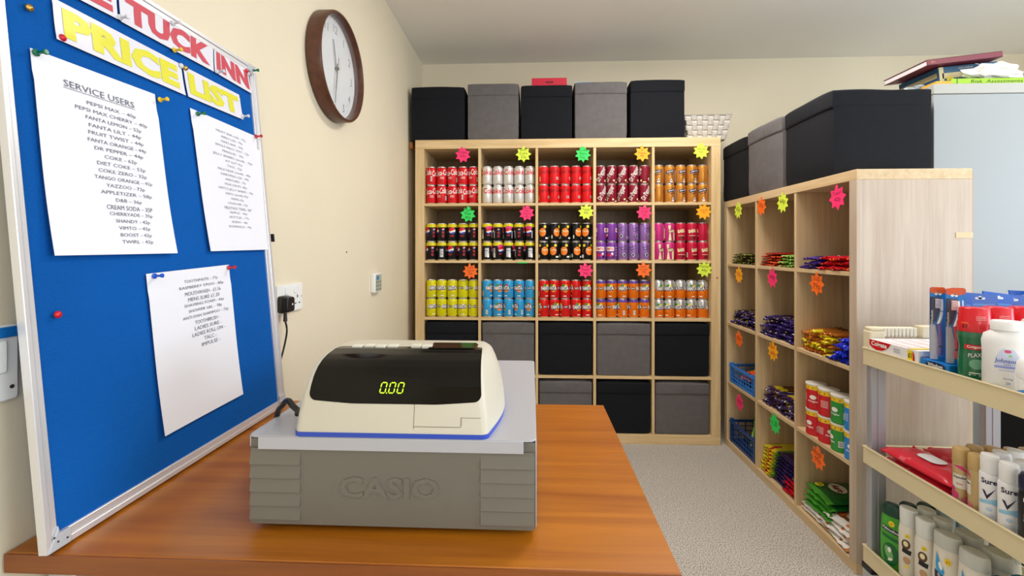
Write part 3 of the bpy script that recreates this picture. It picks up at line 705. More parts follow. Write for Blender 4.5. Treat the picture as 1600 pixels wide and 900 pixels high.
strip([(.937, .837), (1.124, .839), (.945, .773), (1.132, .777)], 'LIST', M_lamyel, 'laminated strip with the yellow word LIST')
def pin(y, h, c, shape, label, n0=.003):
    q = Vector(bp(y, h, n0)); Mx = Matrix.Translation(q) @ NV.to_track_quat('Z', 'Y').to_matrix().to_4x4()
    if shape == 'push': prof = [(.0052, 0), (.0052, .0016), (.0026, .0038), (.0022, .0105), (.0036, .0135), (.0042, .0150), (.0042, .0165), (.0030, .0175)]
    else: prof = [(.0056, 0), (.0056, .0008), (.0045, .0026), (.0024, .0038), (.0005, .0042)]
    o = MB().lathe(prof, 14, M=Mx).build('push_pin' if shape == 'push' else 'thumbtack', c)
    tag(o, label, 'pin', 'pins on the notice board')
PR, PG, PY, PB = [mat('pin_' + n, c, .2) for n, c in (('red', S(206, 20, 36)), ('green', S(0, 110, 74)), ('yellow', S(232, 196, 30)), ('blue', S(20, 90, 210)))]
PC = mat('pin_clear', S(214, 214, 218), .15); PBR = mat('pin_brass', S(205, 160, 80), .25, .9)
for a in ((.637, .800, PBR, 'tack', 'brass thumbtack near the top left of the blue board'), (.683, .777, PR, 'tack', 'round red thumbtack on the letter P strip'),
          (.642, .735, PG, 'push', 'green push pin at the top left of the service users list'), (.867, .740, PY, 'push', 'yellow push pin at the top right of the service users list'),
          (.649, .341, PR, 'tack', 'shiny red thumbtack alone on the lower left blue felt'), (.827, .389, PB, 'push', 'blue push pin on the toiletries list'),
          (1.038, .397, PR, 'push', 'red push pin at the right corner of the toiletries list'), (.970, .743, PG, 'push', 'green push pin on the snack list'),
          (1.181, .746, PR, 'push', 'red push pin on the snack list corner'), (1.130, .785, PC, 'push', 'clear push pin at the end of the word LIST'),
          (.788, .864, PC, 'push', 'clear push pin between the letters E and T'), (.915, .918, PC, 'push', 'clear push pin above the letter U'),
          (.913, .860, PY, 'push', 'yellow push pin under the letter C of TUCK'), (.930, .834, PC, 'tack', 'clear tack at the top right of the word PRICE'),
          (.942, .834, PBR, 'tack', 'brass thumbtack at the top left of the word LIST'), (1.045, .867, PC, 'push', 'clear push pin at the foot of the letter I of INN'),
          (1.186, .926, PG, 'push', 'green push pin on the frame corner beside INN'), (1.160, .915, PR, 'tack', 'red tack on the last letter N'), (1.166, .910, PC, 'push', 'clear push pin at the right end of INN')):
    pin(*a)

# ------------------------------------------------------------------ wall clock
ck = empty('wall_clock', (WX, 1.695, 1.868)); MY = Matrix.Rotation(R(90), 4, 'Y')
M_brown = wood('walnut_rim', S(96, 54, 34), S(72, 38, 24), 'y', .35, 1)
rim = [(.195, 0), (.2005, .004), (.2005, .050), (.197, .055), (.190, .055), (.187, .048), (.187, .018)]
mb = MB(); vs = []; fs = []; seg = 96; n = len(rim)
for r_, z_ in rim:
    for k in range(seg): vs.append((r_ * math.cos(2 * math.pi * k / seg), r_ * math.sin(2 * math.pi * k / seg), z_))
for i in range(n):
    for k in range(seg):
        a, b = i * seg, ((i + 1) % n) * seg; k2 = (k + 1) % seg
        if i == n - 1: continue
        fs.append((a + k, a + k2, b + k2, b + k))
mb.add(vs, fs, 0, MY); mb.build('rim', M_brown, ck)
CFACE = MB().lathe([(.195, .001), (.195, .018)], 96, M=MY).build('face', mat('clock_face', S(226, 228, 230), .5), ck)
MB().lathe([(.1875, .040), (.1875, .0415)], 96, M=MY).build('glass', mat('clock_glass', (1, 1, 1), .02, trans=1.0, alpha=.12), ck)
fsurf = lambda u, v: (.0184, u, v)
mb = MB(); M_num = mat('clock_numeral', S(120, 122, 128), .5, .3)
for k in range(1, 13):
    a = R(90 - 30 * k); lay(mb, T(str(k), h=.030), fsurf, 0, .150 * math.cos(a), .150 * math.sin(a))
flat_art('numerals', mb, [M_num], CFACE)
M_hand = mat('clock_hand', S(96, 92, 86), .35, .6)
def hand(name, L, tail, wd, ang, x):     # ang in degrees clockwise from 12; face seen from +X: Y grows to the right
    mb = MB(); a = R(ang); d = Vector((0, math.sin(a), math.cos(a))); p = Vector((0, math.cos(a), -math.sin(a)))
    q = [Vector((x, 0, 0)) + d * -tail + p * wd * .6, Vector((x, 0, 0)) + d * -tail - p * wd * .6, Vector((x, 0, 0)) + d * L - p * wd * .45, Vector((x, 0, 0)) + d * L + p * wd * .45]
    vs = [tuple(v) for v in q] + [tuple(v + Vector((.0012, 0, 0))) for v in q]
    mb.add(vs, [(3, 2, 1, 0), (4, 5, 6, 7), (0, 1, 5, 4), (1, 2, 6, 5), (2, 3, 7, 6), (3, 0, 4, 7)]); mb.build(name, M_hand, ck, smooth=0)
hand('hour_hand', .105, .015, .0040, -14, .022); hand('minute_hand', .138, .020, .0034, 187, .025); hand('second_hand', .10, .045, .0012, 190, .028)
MB().lathe([(.006, .018), (.006, .031), (.003, .032)], 16, M=MY).build('hub', M_hand, ck)
tag(ck, 'round wall clock with dark brown rim and white face', 'clock')

# ------------------------------------------------------------------ sockets, plug, thermostat, switch
def wall_fn(u, v, k, y0, z0, x0=WX): return (x0 + k, y0 + u, z0 + v)
sk = empty('wall_socket', (0, 0, 0))
mb = MB(); mb.prism(rrect(.146, .088, .006)[0], 0, .009, lambda u, v, k: wall_fn(u, v, k, 1.392, 1.020)); mb.build('face_plate', M_white, sk, bevel=.002)
for yy in (1.345, 1.432):
    mb = MB(); mb.prism(rrect(.014, .022, .002)[0], .009, .0125, lambda u, v, k: wall_fn(u, v, k, yy + (.02 if yy < 1.4 else -.015), 1.045)); mb.build('rocker_switch', M_white, sk, bevel=.001)
mb = MB()
for a, b, c, d in ((1.432, 1.022, .006, .009), (1.420, 1.000, .008, .004), (1.444, 1.000, .008, .004)):
    mb.box(WX + .0088, WX + .0094, a - c / 2, a + c / 2, b - d / 2, b + d / 2)
mb.build('pin_holes', M_inkd, sk, smooth=0)
mb = MB()
for y in (1.327, 1.457): mb.lathe([(.0028, 0), (.0028, .0006)], 8, M=Matrix.Translation((WX + .0090, y, 1.020)) @ MY)
mb.build('screw', M_steel, sk)
tag(sk, 'white double wall socket right of the notice board', 'wall socket')
pg = empty('mains_plug', (0, 0, 0))
mb = MB(); pp = rrect(.048, .052, .010)[0]
for (k0, k1, s0, s1) in ((.0096, .022, 1, 1), (.022, .040, 1, .84)):
    o_ = len(mb.v); n_ = len(pp)
    vs = [(WX + k0, 1.338 + u * s0, 1.006 + v * s0) for u, v in pp] + [(WX + k1, 1.338 + u * s1, 1.006 + v * s1) for u, v in pp]
    mb.add(vs, [tuple(reversed(range(n_))), tuple(range(n_, 2 * n_))] + [(i, (i + 1) % n_, n_ + (i + 1) % n_, n_ + i) for i in range(n_)])
mb.build('plug_body', M_dark, pg, bevel=.0015)
MB().lathe([(.006, -.028), (.0045, 0)], 10, c=(WX + .020, 1.340, .982)).build('strain_relief', M_dark, pg)
MB().lathe([(.003, 0), (.003, .0008)], 10, M=Matrix.Translation((WX + .040, 1.345, 1.006)) @ MY).build('fuse_mark', M_white, pg)
pts = []
P0 = [(WX + .020, 1.340, .955), (WX + .022, 1.345, .92), (WX + .020, 1.325, .86), (WX + .014, 1.305, .81), (WX + .013, 1.296, .76), (WX + .016, 1.297, .70), (WX + .016, 1.297, .40)]
def smooth_path(P, n=6):
    out = []
    for i in range(len(P) - 1):
        p0, p1, p2, p3 = Vector(P[max(i - 1, 0)]), Vector(P[i]), Vector(P[i + 1]), Vector(P[min(i + 2, len(P) - 1)])
        for k in range(n):
            t = k / n
            out.append(.5 * ((2 * p1) + (-p0 + p2) * t + (2 * p0 - 5 * p1 + 4 * p2 - p3) * t * t + (-p0 + 3 * p1 - 3 * p2 + p3) * t ** 3))
    return out + [Vector(P[-1])]
MB().tube(smooth_path(P0), .0028, 8).build('power_cord', M_dark, pg)
tag(pg, 'black mains plug with hanging cord in the double socket', 'plug')
th = empty('thermostat', (0, 0, 0))
MB().box(WX, WX + .022, 2.125, 2.222, .966, 1.058).build('housing', M_white, th, bevel=.004)
mb = MB()
f_ = lambda u, v: (WX + .0224, 2.1735 + u, 1.012 + v)
lay(mb, rect(.084, .080), f_, 1); 
mb2 = MB(); f2 = lambda u, v: (WX + .0228, 2.1735 + u, 1.012 + v)
lay(mb2, rect(.034, .018), f2, 0, -.012, .024)
for i in range(3):
    for j in range(3): lay(mb2, rect(.014, .010), f2, 1, -.026 + .026 * i, .004 - .018 * j)
mb.m = [0] * len(mb.m)
flat_art('label_panel', mb, [mat('thermostat_panel', S(176, 180, 160), .5)], th)
flat_art('display_and_buttons', mb2, [mat('lcd_blue', S(40, 130, 190), .3), mat('button_grey', S(120, 128, 116), .5)], th)
tag(th, 'small thermostat control on the wall between clock and back shelves', 'thermostat')
sw = empty('wall_switch', (0, 0, 0))
mb = MB(); mb.prism(rrect(.086, .110, .005)[0], 0, .010, lambda u, v, k: wall_fn(u, v, k, .592, 1.008)); mb.build('face_plate', M_white, sw, bevel=.002)
mb = MB(); mb.prism(rrect(.050, .046, .003)[0], .010, .015, lambda u, v, k: wall_fn(u, v, k, .592, 1.018)); mb.build('rocker', M_white, sw, bevel=.0015)
MB().box(WX + .010, WX + .014, .560, .634, 1.045, 1.060).build('blue_tape', mat('blue_tape', S(20, 110, 190), .4), sw, bevel=.001)
MB().lathe([(.003, 0), (.003, .0008)], 8, M=Matrix.Translation((WX + .010, .626, .972)) @ MY).build('screw', M_inkd, sw)
tag(sw, 'white wall switch plate with blue tape at the left picture edge', 'switch')

# ------------------------------------------------------------------ cash drawer and register head
RG = empty('cash_register', (0, 0, 0))
M_rg = mat('drawer_grey', S(113, 109, 100), .5, bump=.04, bscale=900); M_lid = mat('lid_grey', S(186, 186, 194), .42, .1, bump=.05, bscale=700)
DX0_, DX1_, DF, DB_, DT = -.446, .008, .690, 1.188, .880
MB().box(DX0_ + .002, DX1_ - .002, DF + .004, DB_ - .004, .742, DT - .006).build('drawer_case', M_rg, RG, bevel=.002)
fr = MB().box(DX0_ + .004, DX1_ - .003, DF, DF + .004, .741, DT - .020)
for x0, x1 in ((DX0_ + .004, DX0_ + .088), (DX1_ - .088, DX1_ - .003)):
    for k in range(5):
        z1 = DT - .026 - k * .0215; xe = (x1 - .004 - .0 * k) if x0 < -.3 else x1; xs = x0 if x0 < -.3 else x0 + .002
        fr.add([(xs, DF, z1), (xe, DF, z1), (xe, DF - .0035, z1 - .0185), (xs, DF - .0035, z1 - .0185), (xs, DF, z1 - .0205), (xe, DF, z1 - .0205)], [(0, 3, 2, 1), (3, 4, 5, 2), (0, 4, 3), (1, 2, 5)])
DRF = fr.build('drawer_front', M_rg, RG, smooth=0)
mb = MB()
cs = T('CASIO', w=.157, h=.033, bold=.03)
bm = bmesh.new(); bv = [bm.verts.new((x, 0, y)) for x, y in cs[0]]
for f in cs[1]:
    try: bm.faces.new([bv[i] for i in f])
    except ValueError: pass
g = bmesh.ops.extrude_face_region(bm, geom=bm.faces[:])
for v in g['geom']:
    if isinstance(v, bmesh.types.BMVert): v.co.y -= .0020
bmesh.ops.recalc_face_normals(bm, faces=bm.faces)
me = bpy.data.meshes.new('embossed_lettering'); bm.to_mesh(me); bm.free(); me.materials.append(M_rg)
link('embossed_lettering', me, DRF).location = (-.2205, DF + .0002, .8015)
lid = MB(); lp = rrect(DX1_ - DX0_, DB_ - DF, .012)[0]
lid.prism([(x, y) for x, y in lp], DT - .003, DT, lambda u, v, k: ((DX0_ + DX1_) / 2 + u, (DF + DB_) / 2 + v - .002, k))
lid.box(DX0_ + .018, DX1_ - .020, DF - .004, DF - .0025, DT - .0205, DT - .001)
lid.box(DX0_, DX0_ + .002, DF + .004, DB_ - .012, DT - .02, DT - .002); lid.box(DX1_ - .002, DX1_, DF + .004, DB_ - .012, .744, DT - .002)
lid.build('lid', M_lid, RG, bevel=.0012)
for x in (DX0_ + .05, DX1_ - .035):
    for y in (DF + .03, DB_ - .04): MB().lathe([(.010, 0), (.010, .012)], 12, c=(x, y, DZ)).build('foot', M_dark, RG)
# head
HX, HY, HZ = -.219, .688, .880
Tb = [(0, 0, .262, .1535), (.007, .0005, .262, .1535), (.030, .004, .262, .1515), (.055, .009, .256, .148), (.075, .015, .246, .145), (.090, .023, .234, .1425), (.101, .034, .220, .1405), (.109, .048, .204, .138), (.114, .064, .188, .134), (.117, .084, .172, .127)]
def foot(yf, yb, hw, z, bulge=.016, rc=.012, n=14):
    pts = []
    # front edge left->right, then right side bulging, back, left side
    for k in range(5): a = R(180 + 90 * k / 4); pts.append((-hw + rc + rc * math.cos(a), yf + rc + rc * math.sin(a)))
    for k in range(5): a = R(270 + 90 * k / 4); pts.append((hw - rc + rc * math.cos(a), yf + rc + rc * math.sin(a)))
    L = yb - yf
    for k in range(1, n): t = k / n; pts.append((hw + bulge * math.sin(math.pi * min(1, t * 1.0)) , yf + rc + (L - rc - .02) * t))
    pts.append((hw - .01, yb - .003)); pts.append((hw - .03, yb)); pts.append((-hw + .03, yb)); pts.append((-hw + .01, yb - .003))
    for k in range(n - 1, 0, -1): t = k / n; pts.append((-hw - bulge * math.sin(math.pi * t), yf + rc + (L - rc - .02) * t))
    return [(x, y, z) for x, y in pts]
def loft(rings):
    mb = MB(); n = len(rings[0]); vs = [p for r_ in rings for p in r_]
    fs = [tuple(reversed(range(n))), tuple(range((len(rings) - 1) * n, len(rings) * n))]
    for i in range(len(rings) - 1):
        for k in range(n): fs.append((i * n + k, i * n + (k + 1) % n, (i + 1) * n + (k + 1) % n, (i + 1) * n + k))
    return mb.add(vs, fs)
# refine table
def tab(z):
    for a, b in zip(Tb, Tb[1:]):
        if z <= b[0]:
            t = (z - a[0]) / (b[0] - a[0]); return [a[i] * (1 - t) + b[i] * t for i in range(4)]
    return list(Tb[-1])
rings = [foot(a[1], a[2], a[3], a[0], bulge=.017 * (1 - (a[0] / .122) ** 4)) for a in Tb[1:]]
last = Tb[-1]; rings.append(foot(last[1] + .02, last[2] - .015, last[3] - .012, last[0] + .0008, bulge=.001))
M_ivory = mat('ivory_plastic', S(210, 204, 188), .38)
RBD = loft(rings).build('register_body', M_ivory, RG, loc=(HX, HY, HZ), smooth=55)
loft([foot(-.0006, .2625, .154, 0), foot(-.001, .2625, .1545, .007)]).build('blue_base_trim', mat('trim_blue', S(46, 78, 190), .4), RG, loc=(HX, HY, HZ), smooth=30)
# curved black display window following the body
arc = []; zz = .050
Ls = [0]; zs = [.050 + .067 * k / 40 for k in range(41)]
pr = [(tab(z)[1], z) for z in zs]
pr += [(.084 + .0055 * k, .1174 + (.0006 if k < 3 else .0004)) for k in range(1, 6)]
for a, b in zip(pr, pr[1:]): Ls.append(Ls[-1] + math.dist(a, b))
LT = Ls[-1]
def onarc(s_, off):
    s_ = max(0, min(LT, s_))
    for i in range(len(Ls) - 1):
        if s_ <= Ls[i + 1] or i == len(Ls) - 2:
            t = (s_ - Ls[i]) / (Ls[i + 1] - Ls[i]); a, b = pr[i], pr[i + 1]
            y, z = a[0] * (1 - t) + b[0] * t, a[1] * (1 - t) + b[1] * t
            L = math.dist(a, b); ny, nz = -(b[1] - a[1]) / L, (b[0] - a[0]) / L
            return y + ny * off, z + nz * off
wshape = []
hwB, hwT, rr = .137, .129, .012
for k in range(7): a = R(180 + 90 * k / 6); wshape.append((-hwB + rr + rr * math.cos(a), rr + .004 + rr * math.sin(a)))
for k in range(1, 10): wshape.append((-hwB + rr + (2 * hwB - 2 * rr) * k / 10, .004 - .006 * math.sin(math.pi * k / 10)))
for k in range(7): a = R(270 + 90 * k / 6); wshape.append((hwB - rr + rr * math.cos(a), rr + .004 + rr * math.sin(a)))
for k in range(5): a = R(90 * k / 4); wshape.append((hwT - .01 + .01 * math.cos(a), LT - .012 + .01 * math.sin(a)))
for k in range(5): a = R(90 + 90 * k / 4); wshape.append((-hwT + .01 + .01 * math.cos(a), LT - .012 + .01 * math.sin(a)))
def wsurf(off, dx=0): return lambda u, v: (u + .004 + dx, ) + onarc(v, off)
mb = MB(); lay(mb, poly(wshape), wsurf(.0006), 0, cuty=.0035, cutx=.05)
M_scr = mat('smoked_window', S(15, 12, 10), .10, spec=.22)
DWIN = link('display_window', mb.mesh('display_window', [M_scr], 60), RG); DWIN.location = (HX, HY, HZ)
# green seven segment figures
mb = MB()
def seg7(x, h, wd, segs, mb, sc_=1.0):
    t = .0017; sl = .16
    S7 = {'a': ((-wd / 2, h), (wd / 2, h)), 'd': ((-wd / 2, 0), (wd / 2, 0)), 'g': ((-wd / 2, h / 2), (wd / 2, h / 2)),
          'f': ((-wd / 2, h / 2), (-wd / 2, h)), 'b': ((wd / 2, h / 2), (wd / 2, h)), 'e': ((-wd / 2, 0), (-wd / 2, h / 2)), 'c': ((wd / 2, 0), (wd / 2, h / 2))}
    for s_ in segs:
        (x0, y0), (x1, y1) = S7[s_]
        if y0 == y1: pts = [(x0 + t * .35, y0), (x0 + t * .85, y0 + t / 2), (x1 - t * .85, y0 + t / 2), (x1 - t * .35, y0), (x1 - t * .85, y0 - t / 2), (x0 + t * .85, y0 - t / 2)]
        else: pts = [(x0, y0 + t * .35), (x0 - t / 2, y0 + t * .85), (x0 - t / 2, y1 - t * .85), (x0, y1 - t * .35), (x0 + t / 2, y1 - t * .85), (x0 + t / 2, y0 + t * .85)]
        lay(mb, poly([(x + px + sl * py, py) for px, py in pts]), lambda u, v: wsurf(.0012)(u, v + .0165), 0)
for x in (-.0185 - .0015, -.0060, .0075): seg7(x, .0155, .0085, 'abcdef', mb)
lay(mb, rect(.0016, .0016), lambda u, v: wsurf(.0012)(u, v + .0165), 0, -.0130, -.0002)
o = flat_art('lit_digits', mb, [mat('vfd_green', (.55, .95, .02), .4, emit=.85)], DWIN)
# panel seams, cover
mb = MB(); bsurf = lambda u, v: (u, tab(v)[1] - .0006, v)
for x, z, wd, h in ((.0365, .032, .0008, .036), (.0735, .0175, .1000 - .026, .0008), (.1105, .0255, .0012, .013), (.126, .0315, .030, .0006)):
    lay(mb, rect(wd, h), bsurf, 0, x, z, cuty=.006)
o = flat_art('cover_seam', mb, [mat('seam_line', S(120, 112, 92), .6)], RBD)
for i, (x, y, z) in enumerate([(-.100 + .021 * k, .098 + (k % 2) * .004, .1172) for k in range(7)]):
    if i == 4: continue
    MB().box(x, x + .017, y, y + .014, z, z + .0045 + (.001 if i > 3 else 0)).build('key', mat('key_ivory', S(232, 228, 214), .4), RBD, bevel=.001)
mb = MB(); mb.prism([(.0, 0), (.086, 0), (.082, .0035), (.004, .0035)], .092, .135, lambda u, v, k: (.036 + u, k, .1174 + v)); mb.build('printer_cover', M_scr, RG, loc=(HX, HY, HZ))
mb = MB(); lay(mb, xf(T('I', h=.012), 0, 0, -20), lambda u, v: (.1535 + .0166, .07 + u, .035 + v)); 
o = flat_art('green_mark', mb, [mat('green_mark', S(60, 180, 120), .5)], RBD)
# lead plugged in the side
mb = MB(); mb.lathe([(.010, 0), (.010, .020), (.0065, .022), (.0065, .03)], 12, M=Matrix.Translation((-.362, .735, .900)) @ Matrix.Rotation(R(-90), 4, 'Y'))
mb.tube(smooth_path([(-.385, .735, .900), (-.402, .742, .908), (-.416, .752, .914), (-.428, .758, .905), (-.446, .77, .88), (-.456, .78, .80), (-.458, .80, .738)]), .0048, 8)
mb.build('side_lead', M_dark, RG)
tag(RG, 'ivory and black cash register on its wide grey cash drawer', 'cash register')

# ------------------------------------------------------------------ tall grey cabinets
def cabinet(x0, x1, y0, y1, h, label):
    t = empty('metal_cabinet', (0, 0, 0)); M_cab = mat('cabinet_grey', S(153, 157, 159), .45, bump=.02, bscale=300)
    MB().box(x0, x1, y0 + .018, y1, .04, h - .002).build('body', M_cab, t, bevel=.003)
    MB().box(x0 + .02, x1 - .02, y0 + .04, y1 - .02, 0, .04).build('plinth', M_dark, t, smooth=0)
    MB().box(x0, x1, y0 - .001, y0 + .018, h - .040, h).build('top_rail', mat('cabinet_rail', S(172, 172, 166), .45), t, bevel=.002)
    xm = (x0 + x1) / 2
    for a, b in ((x0 + .001, xm - .001), (xm + .001, x1 - .001)):
        dr = MB().box(a, b, y0, y0 + .018, .045, h - .042).build('door', M_cab, t, bevel=.002)
    hd = MB().box(xm + .04, xm + .06, y0 - .022, y0, .98, 1.10).build('handle', M_dark, dr, bevel=.003)
    return tag(t, label, 'cabinet')
cabinet(1.607, 2.52, 1.868, 2.32, 1.836, 'tall pale grey metal cabinet behind the right end of the snack shelves')
cabinet(1.64, 2.44, 2.36, 3.10, 1.30, 'lower grey cabinet standing behind the snack shelves, seen through its cubbies')

# things on the cabinet
def book(w, d, h, cover, pages, name='book'):
    t = empty(name)
    MB().box(.004, w - .003, .003, d - .003, .0025, h - .0025).build('pages', pages, t, bevel=.001, smooth=0)
    mb = MB(); mb.box(0, w, 0, d, 0, .0025); mb.box(0, w, 0, d, h - .0025, h); mb.box(0, w, 0, .0035, 0, h); mb.build('cover', cover, t, bevel=.0008, smooth=0)
    return t
M_pages = mat('book_pages', S(226, 220, 224), .7)
gb = book(.32, .235, .026, mat('lime_folder', S(150, 192, 26), .5), M_pages, 'folder')
gb.location = (1.690, 1.885, 1.8362)
mb = MB(); lay(mb, T('Risk  Assessments', w=.20, h=.013, shear=.15), lambda u, v: (.175 + u, -.0012, .014 + v)); lay(mb, rect(.003, .024), lambda u, v: (.022 + u, -.0011, .013 + v))
lf = MB().box(.001, .319, -.0008, .003, .0005, .0255).build('spine_face', mat('lime_folder', S(150, 192, 26), .5), gb, smooth=0)
flat_art('handwritten_title', mb, [mat('folder_ink', S(40, 60, 10), .7)], gb)
tag(gb, 'lime green folder with handwritten title lying on the grey cabinet', 'folder')
# blue cardboard box with yellowed tape, leaning
bx = empty('archive_box', (1.60, 1.93, 1.8362))
MB().box(0, .26, 0, .20, 0, .072).build('box_body', mat('petrol_blue_card', S(38, 88, 126), .6, var=.2, vscale=9), bx, bevel=.002, smooth=0)
M_tape = mat('yellowed_tape', S(206, 192, 150), .35, var=.15, vscale=30)
mb = MB(); fs_ = lambda u, v: (u, -.0012, v)
lay(mb, rect(.23, .022), fs_, 0, .13, .034); lay(mb, rect(.018, .070), fs_, 0, .012, .036); lay(mb, rect(.020, .070), fs_, 0, .249, .036)
flat_art('packing_tape', mb, [M_tape], bx)
mb = MB(); ls = lambda u, v: (-.0012, .20 - u, v); lay(mb, rect(.19, .020), ls, 0, .10, .040); flat_art('side_tape', mb, [M_tape], bx)
mb = MB(); lay(mb, rect(.028, .018), lambda u, v: (u, -.0016, v), 0, .045, .020); flat_art('yellow_label', mb, [mat('label_gold', S(220, 180, 40), .5)], bx)
mb = MB(); lay(mb, T('ARCHIVE', w=.06, h=.006), lambda u, v: (u, -.0014, v), 0, .11, .060); flat_art('printed_mark', mb, [M_tape], bx)
mb = MB(); mb.tube(smooth_path([(.150, -.002, .071), (.161, -.008, .062), (.160, -.010, .045), (.151, -.008, .034)]), .0015, 6); mb.build('string', M_white, bx)
bx.rotation_euler = (0, R(-5.5), 0); bx.location = (1.705, 1.955, 1.8635)
tag(bx, 'battered petrol blue box with yellowed tape on the grey cabinet', 'box')
mb_ = book(.30, .23, .024, mat('burgundy_cover', S(116, 34, 52), .45), M_pages)
mb = MB(); lay(mb, T('2021', w=.018, h=.008), lambda u, v: (u, -.0008, v), 0, .022, .012); mb.build('spine_number', mat('gold_ink', S(222, 150, 110), .4), mb_, smooth=0)
mb_.rotation_euler = (0, R(-6.0), 0); mb_.location = (1.632, 1.925, 1.9325)
tag(mb_, 'burgundy hardback diary resting on top of the blue box', 'book')
tag(crumple('cloth', .105, .032, .036, mat('white_cotton', S(214, 210, 206), .9), (1.868, 1.905, 1.8625), 11, .45), 'crumpled white cloth on the lime green folder', 'cloth')
tag(crumple('cling_film', .05, .03, .02, mat('film_grey', S(190, 200, 206), .2, alpha=.6), (1.645, 1.99, 1.8362), 5, .6), 'scrap of clear film beside the blue box', 'packaging')
tag(MB().box(0, .06, 0, .07, 0, .014).build('yellow_envelope', mat('amber_packet', S(222, 160, 40), .5), bevel=.002, loc=(1.625, 1.876, 1.8362)), 'small amber packet under the blue box on the cabinet', 'packet')

# ------------------------------------------------------------------ packets and bars
def pouch(L, W, H, mats, fn, seed=0, seal=.009, nu=20, nv=10, cr=.12, pw=2.6, flare=0.0):
    """L along x (centred), W along y (centred), thickness z 0..H; fn(u, v) -> material index; u, v in -1..1"""
    mb = MB(); vs = []; fs = []; ms = []
    def prof(u, v):
        ue = max(0.0, (abs(u) * L / 2) / (L / 2 - seal)); k = 0.0
        if ue < 1: k = (1 - ue ** 6) ** .6 * max(0.0, 1 - abs(v) ** pw) ** .6
        return k
    for s_ in (1, -1):
        for j in range(nv + 1):
            for i in range(nu + 1):
                u, v = i / nu * 2 - 1, j / nv * 2 - 1; k = prof(u, v)
                nz = noise.noise(Vector((u * L * 45 + seed * 9.1, v * W * 45, seed))) * cr
                end = abs(u) * L / 2 > L / 2 - seal
                y = v * W / 2 * (1 + (flare if end else 0)); 
                z = H * .42 + s_ * H * (.5 * k + .03) * (1 + nz * (1 if s_ > 0 else .3))
                if end: z += H * .45 * noise.noise(Vector((v * 4 + seed, u * 3, 0))) * (1 + 2 * cr)
                vs.append((u * L / 2, y, max(0, z)))
    M2 = (nu + 1) * (nv + 1)
    for j in range(nv):
        for i in range(nu):
            a = j * (nu + 1) + i; m = fn((i + .5) / nu * 2 - 1, (j + .5) / nv * 2 - 1)
            fs.append((a, a + 1, a + nu + 2, a + nu + 1)); ms.append(m)
            fs.append((M2 + a + nu + 1, M2 + a + nu + 2, M2 + a + 1, M2 + a)); ms.append(m)
    B = []
    for i in range(nu): B.append((i, i + 1)); B.append((nv * (nu + 1) + i + 1, nv * (nu + 1) + i))
    for j in range(nv): B.append(((j + 1) * (nu + 1), j * (nu + 1))); B.append((j * (nu + 1) + nu, (j + 1) * (nu + 1) + nu))
    for a, b in B: fs.append((b, a, M2 + a, M2 + b)); ms.append(fn(0.99, 0.0))
    mb.add(vs, fs, ms)
    return mb.mesh('wrapper', mats, 60)
def foil(n, rgb, rough=.22, metal=.0, var=.0): return mat('foil_' + n, rgb, rough, metal, bump=.9, bscale=90)
F_blk, F_olive = foil('black', S(30, 30, 28)), foil('olive', S(170, 168, 70)); F_dred, F_or = foil('dark_red', S(150, 22, 20)), foil('flame', S(232, 96, 50))
F_pur, F_dpur, F_yel = foil('purple', S(74, 50, 140)), foil('dark_purple', S(48, 33, 92)), foil('yellow', S(228, 208, 40)); F_gr, F_lgr = foil('green', S(110, 160, 60)), foil('pale_green', S(190, 214, 130))
F_red, F_wht = foil('red', S(196, 22, 42)), foil('white', S(232, 228, 224)); F_gold, F_brn = foil('caramel', S(206, 122, 44), .25, .2), foil('brown', S(122, 74, 38)); F_blu = foil('cobalt', S(30, 50, 196))
F_cream = foil('cream', S(226, 214, 180)); F_dgr = foil('deep_green', S(22, 96, 40)); F_mgr = foil('leaf_green', S(64, 150, 44))
def bars(prefix, label, cat, grp, spec, y0, y1, z0, per, layers, meshes, xdep=.075, zstep=.012, wob=.15, zig=.3, x0=RXF + .012, art=None, seed=1, yaw=6, names=('bottom', 'second', 'third', 'fourth', 'fifth', 'sixth', 'seventh')):
    rnd = random.Random(seed); w_ = (y1 - y0) / per
    for l in range(layers):
        n_ = per - (l % 2 if zig else 0)
        for k in range(n_):
            y = y1 - w_ * (k + .5 + (.5 * (l % 2) if zig else 0)) + rnd.uniform(-wob, wob) * w_ * .5
            o = link(prefix, rnd.choice(meshes)); o.location = (x0 + xdep + rnd.uniform(-.010, .010) + .004 * l, y, z0 + .0008 + zstep * l)
            o.rotation_euler = (R(rnd.uniform(-7, 7)), R(rnd.uniform(-1.2, 1.2)), R(rnd.uniform(-yaw, yaw)))
            tag(o, '%s, %s layer, %s from left' % (label, names[l], ('first', 'second', 'third', 'fourth', 'fifth', 'sixth', 'seventh', 'eighth', 'ninth')[k]), cat, grp)
            if art: link('printed_mark', art, o)
def artmesh(name, items, mats):
    mb = MB()
    for sh, mi, x, y, rot, z in items: lay(mb, sh, lambda u, v, z=z: (u, v, z), mi, x, y, rot, cutx=.03, cuty=.03)
    return mb.mesh(name, mats, 0)
def stripe(main, end, at=.72): return lambda u, v: end if abs(u) > at else main
def patch(main, alt, thr, s_): return lambda u, v: alt if noise.noise(Vector((u * 2.2 + s_, v * 1.8, s_))) > thr else main
FZ = [rcell(0, r)[1] for r in range(4)]          # floor heights of the rows
YA, YB_, YC = rcell(2, 0)[0], rcell(1, 0)[0], rcell(0, 0)[0]
PZ = 'the top row' 
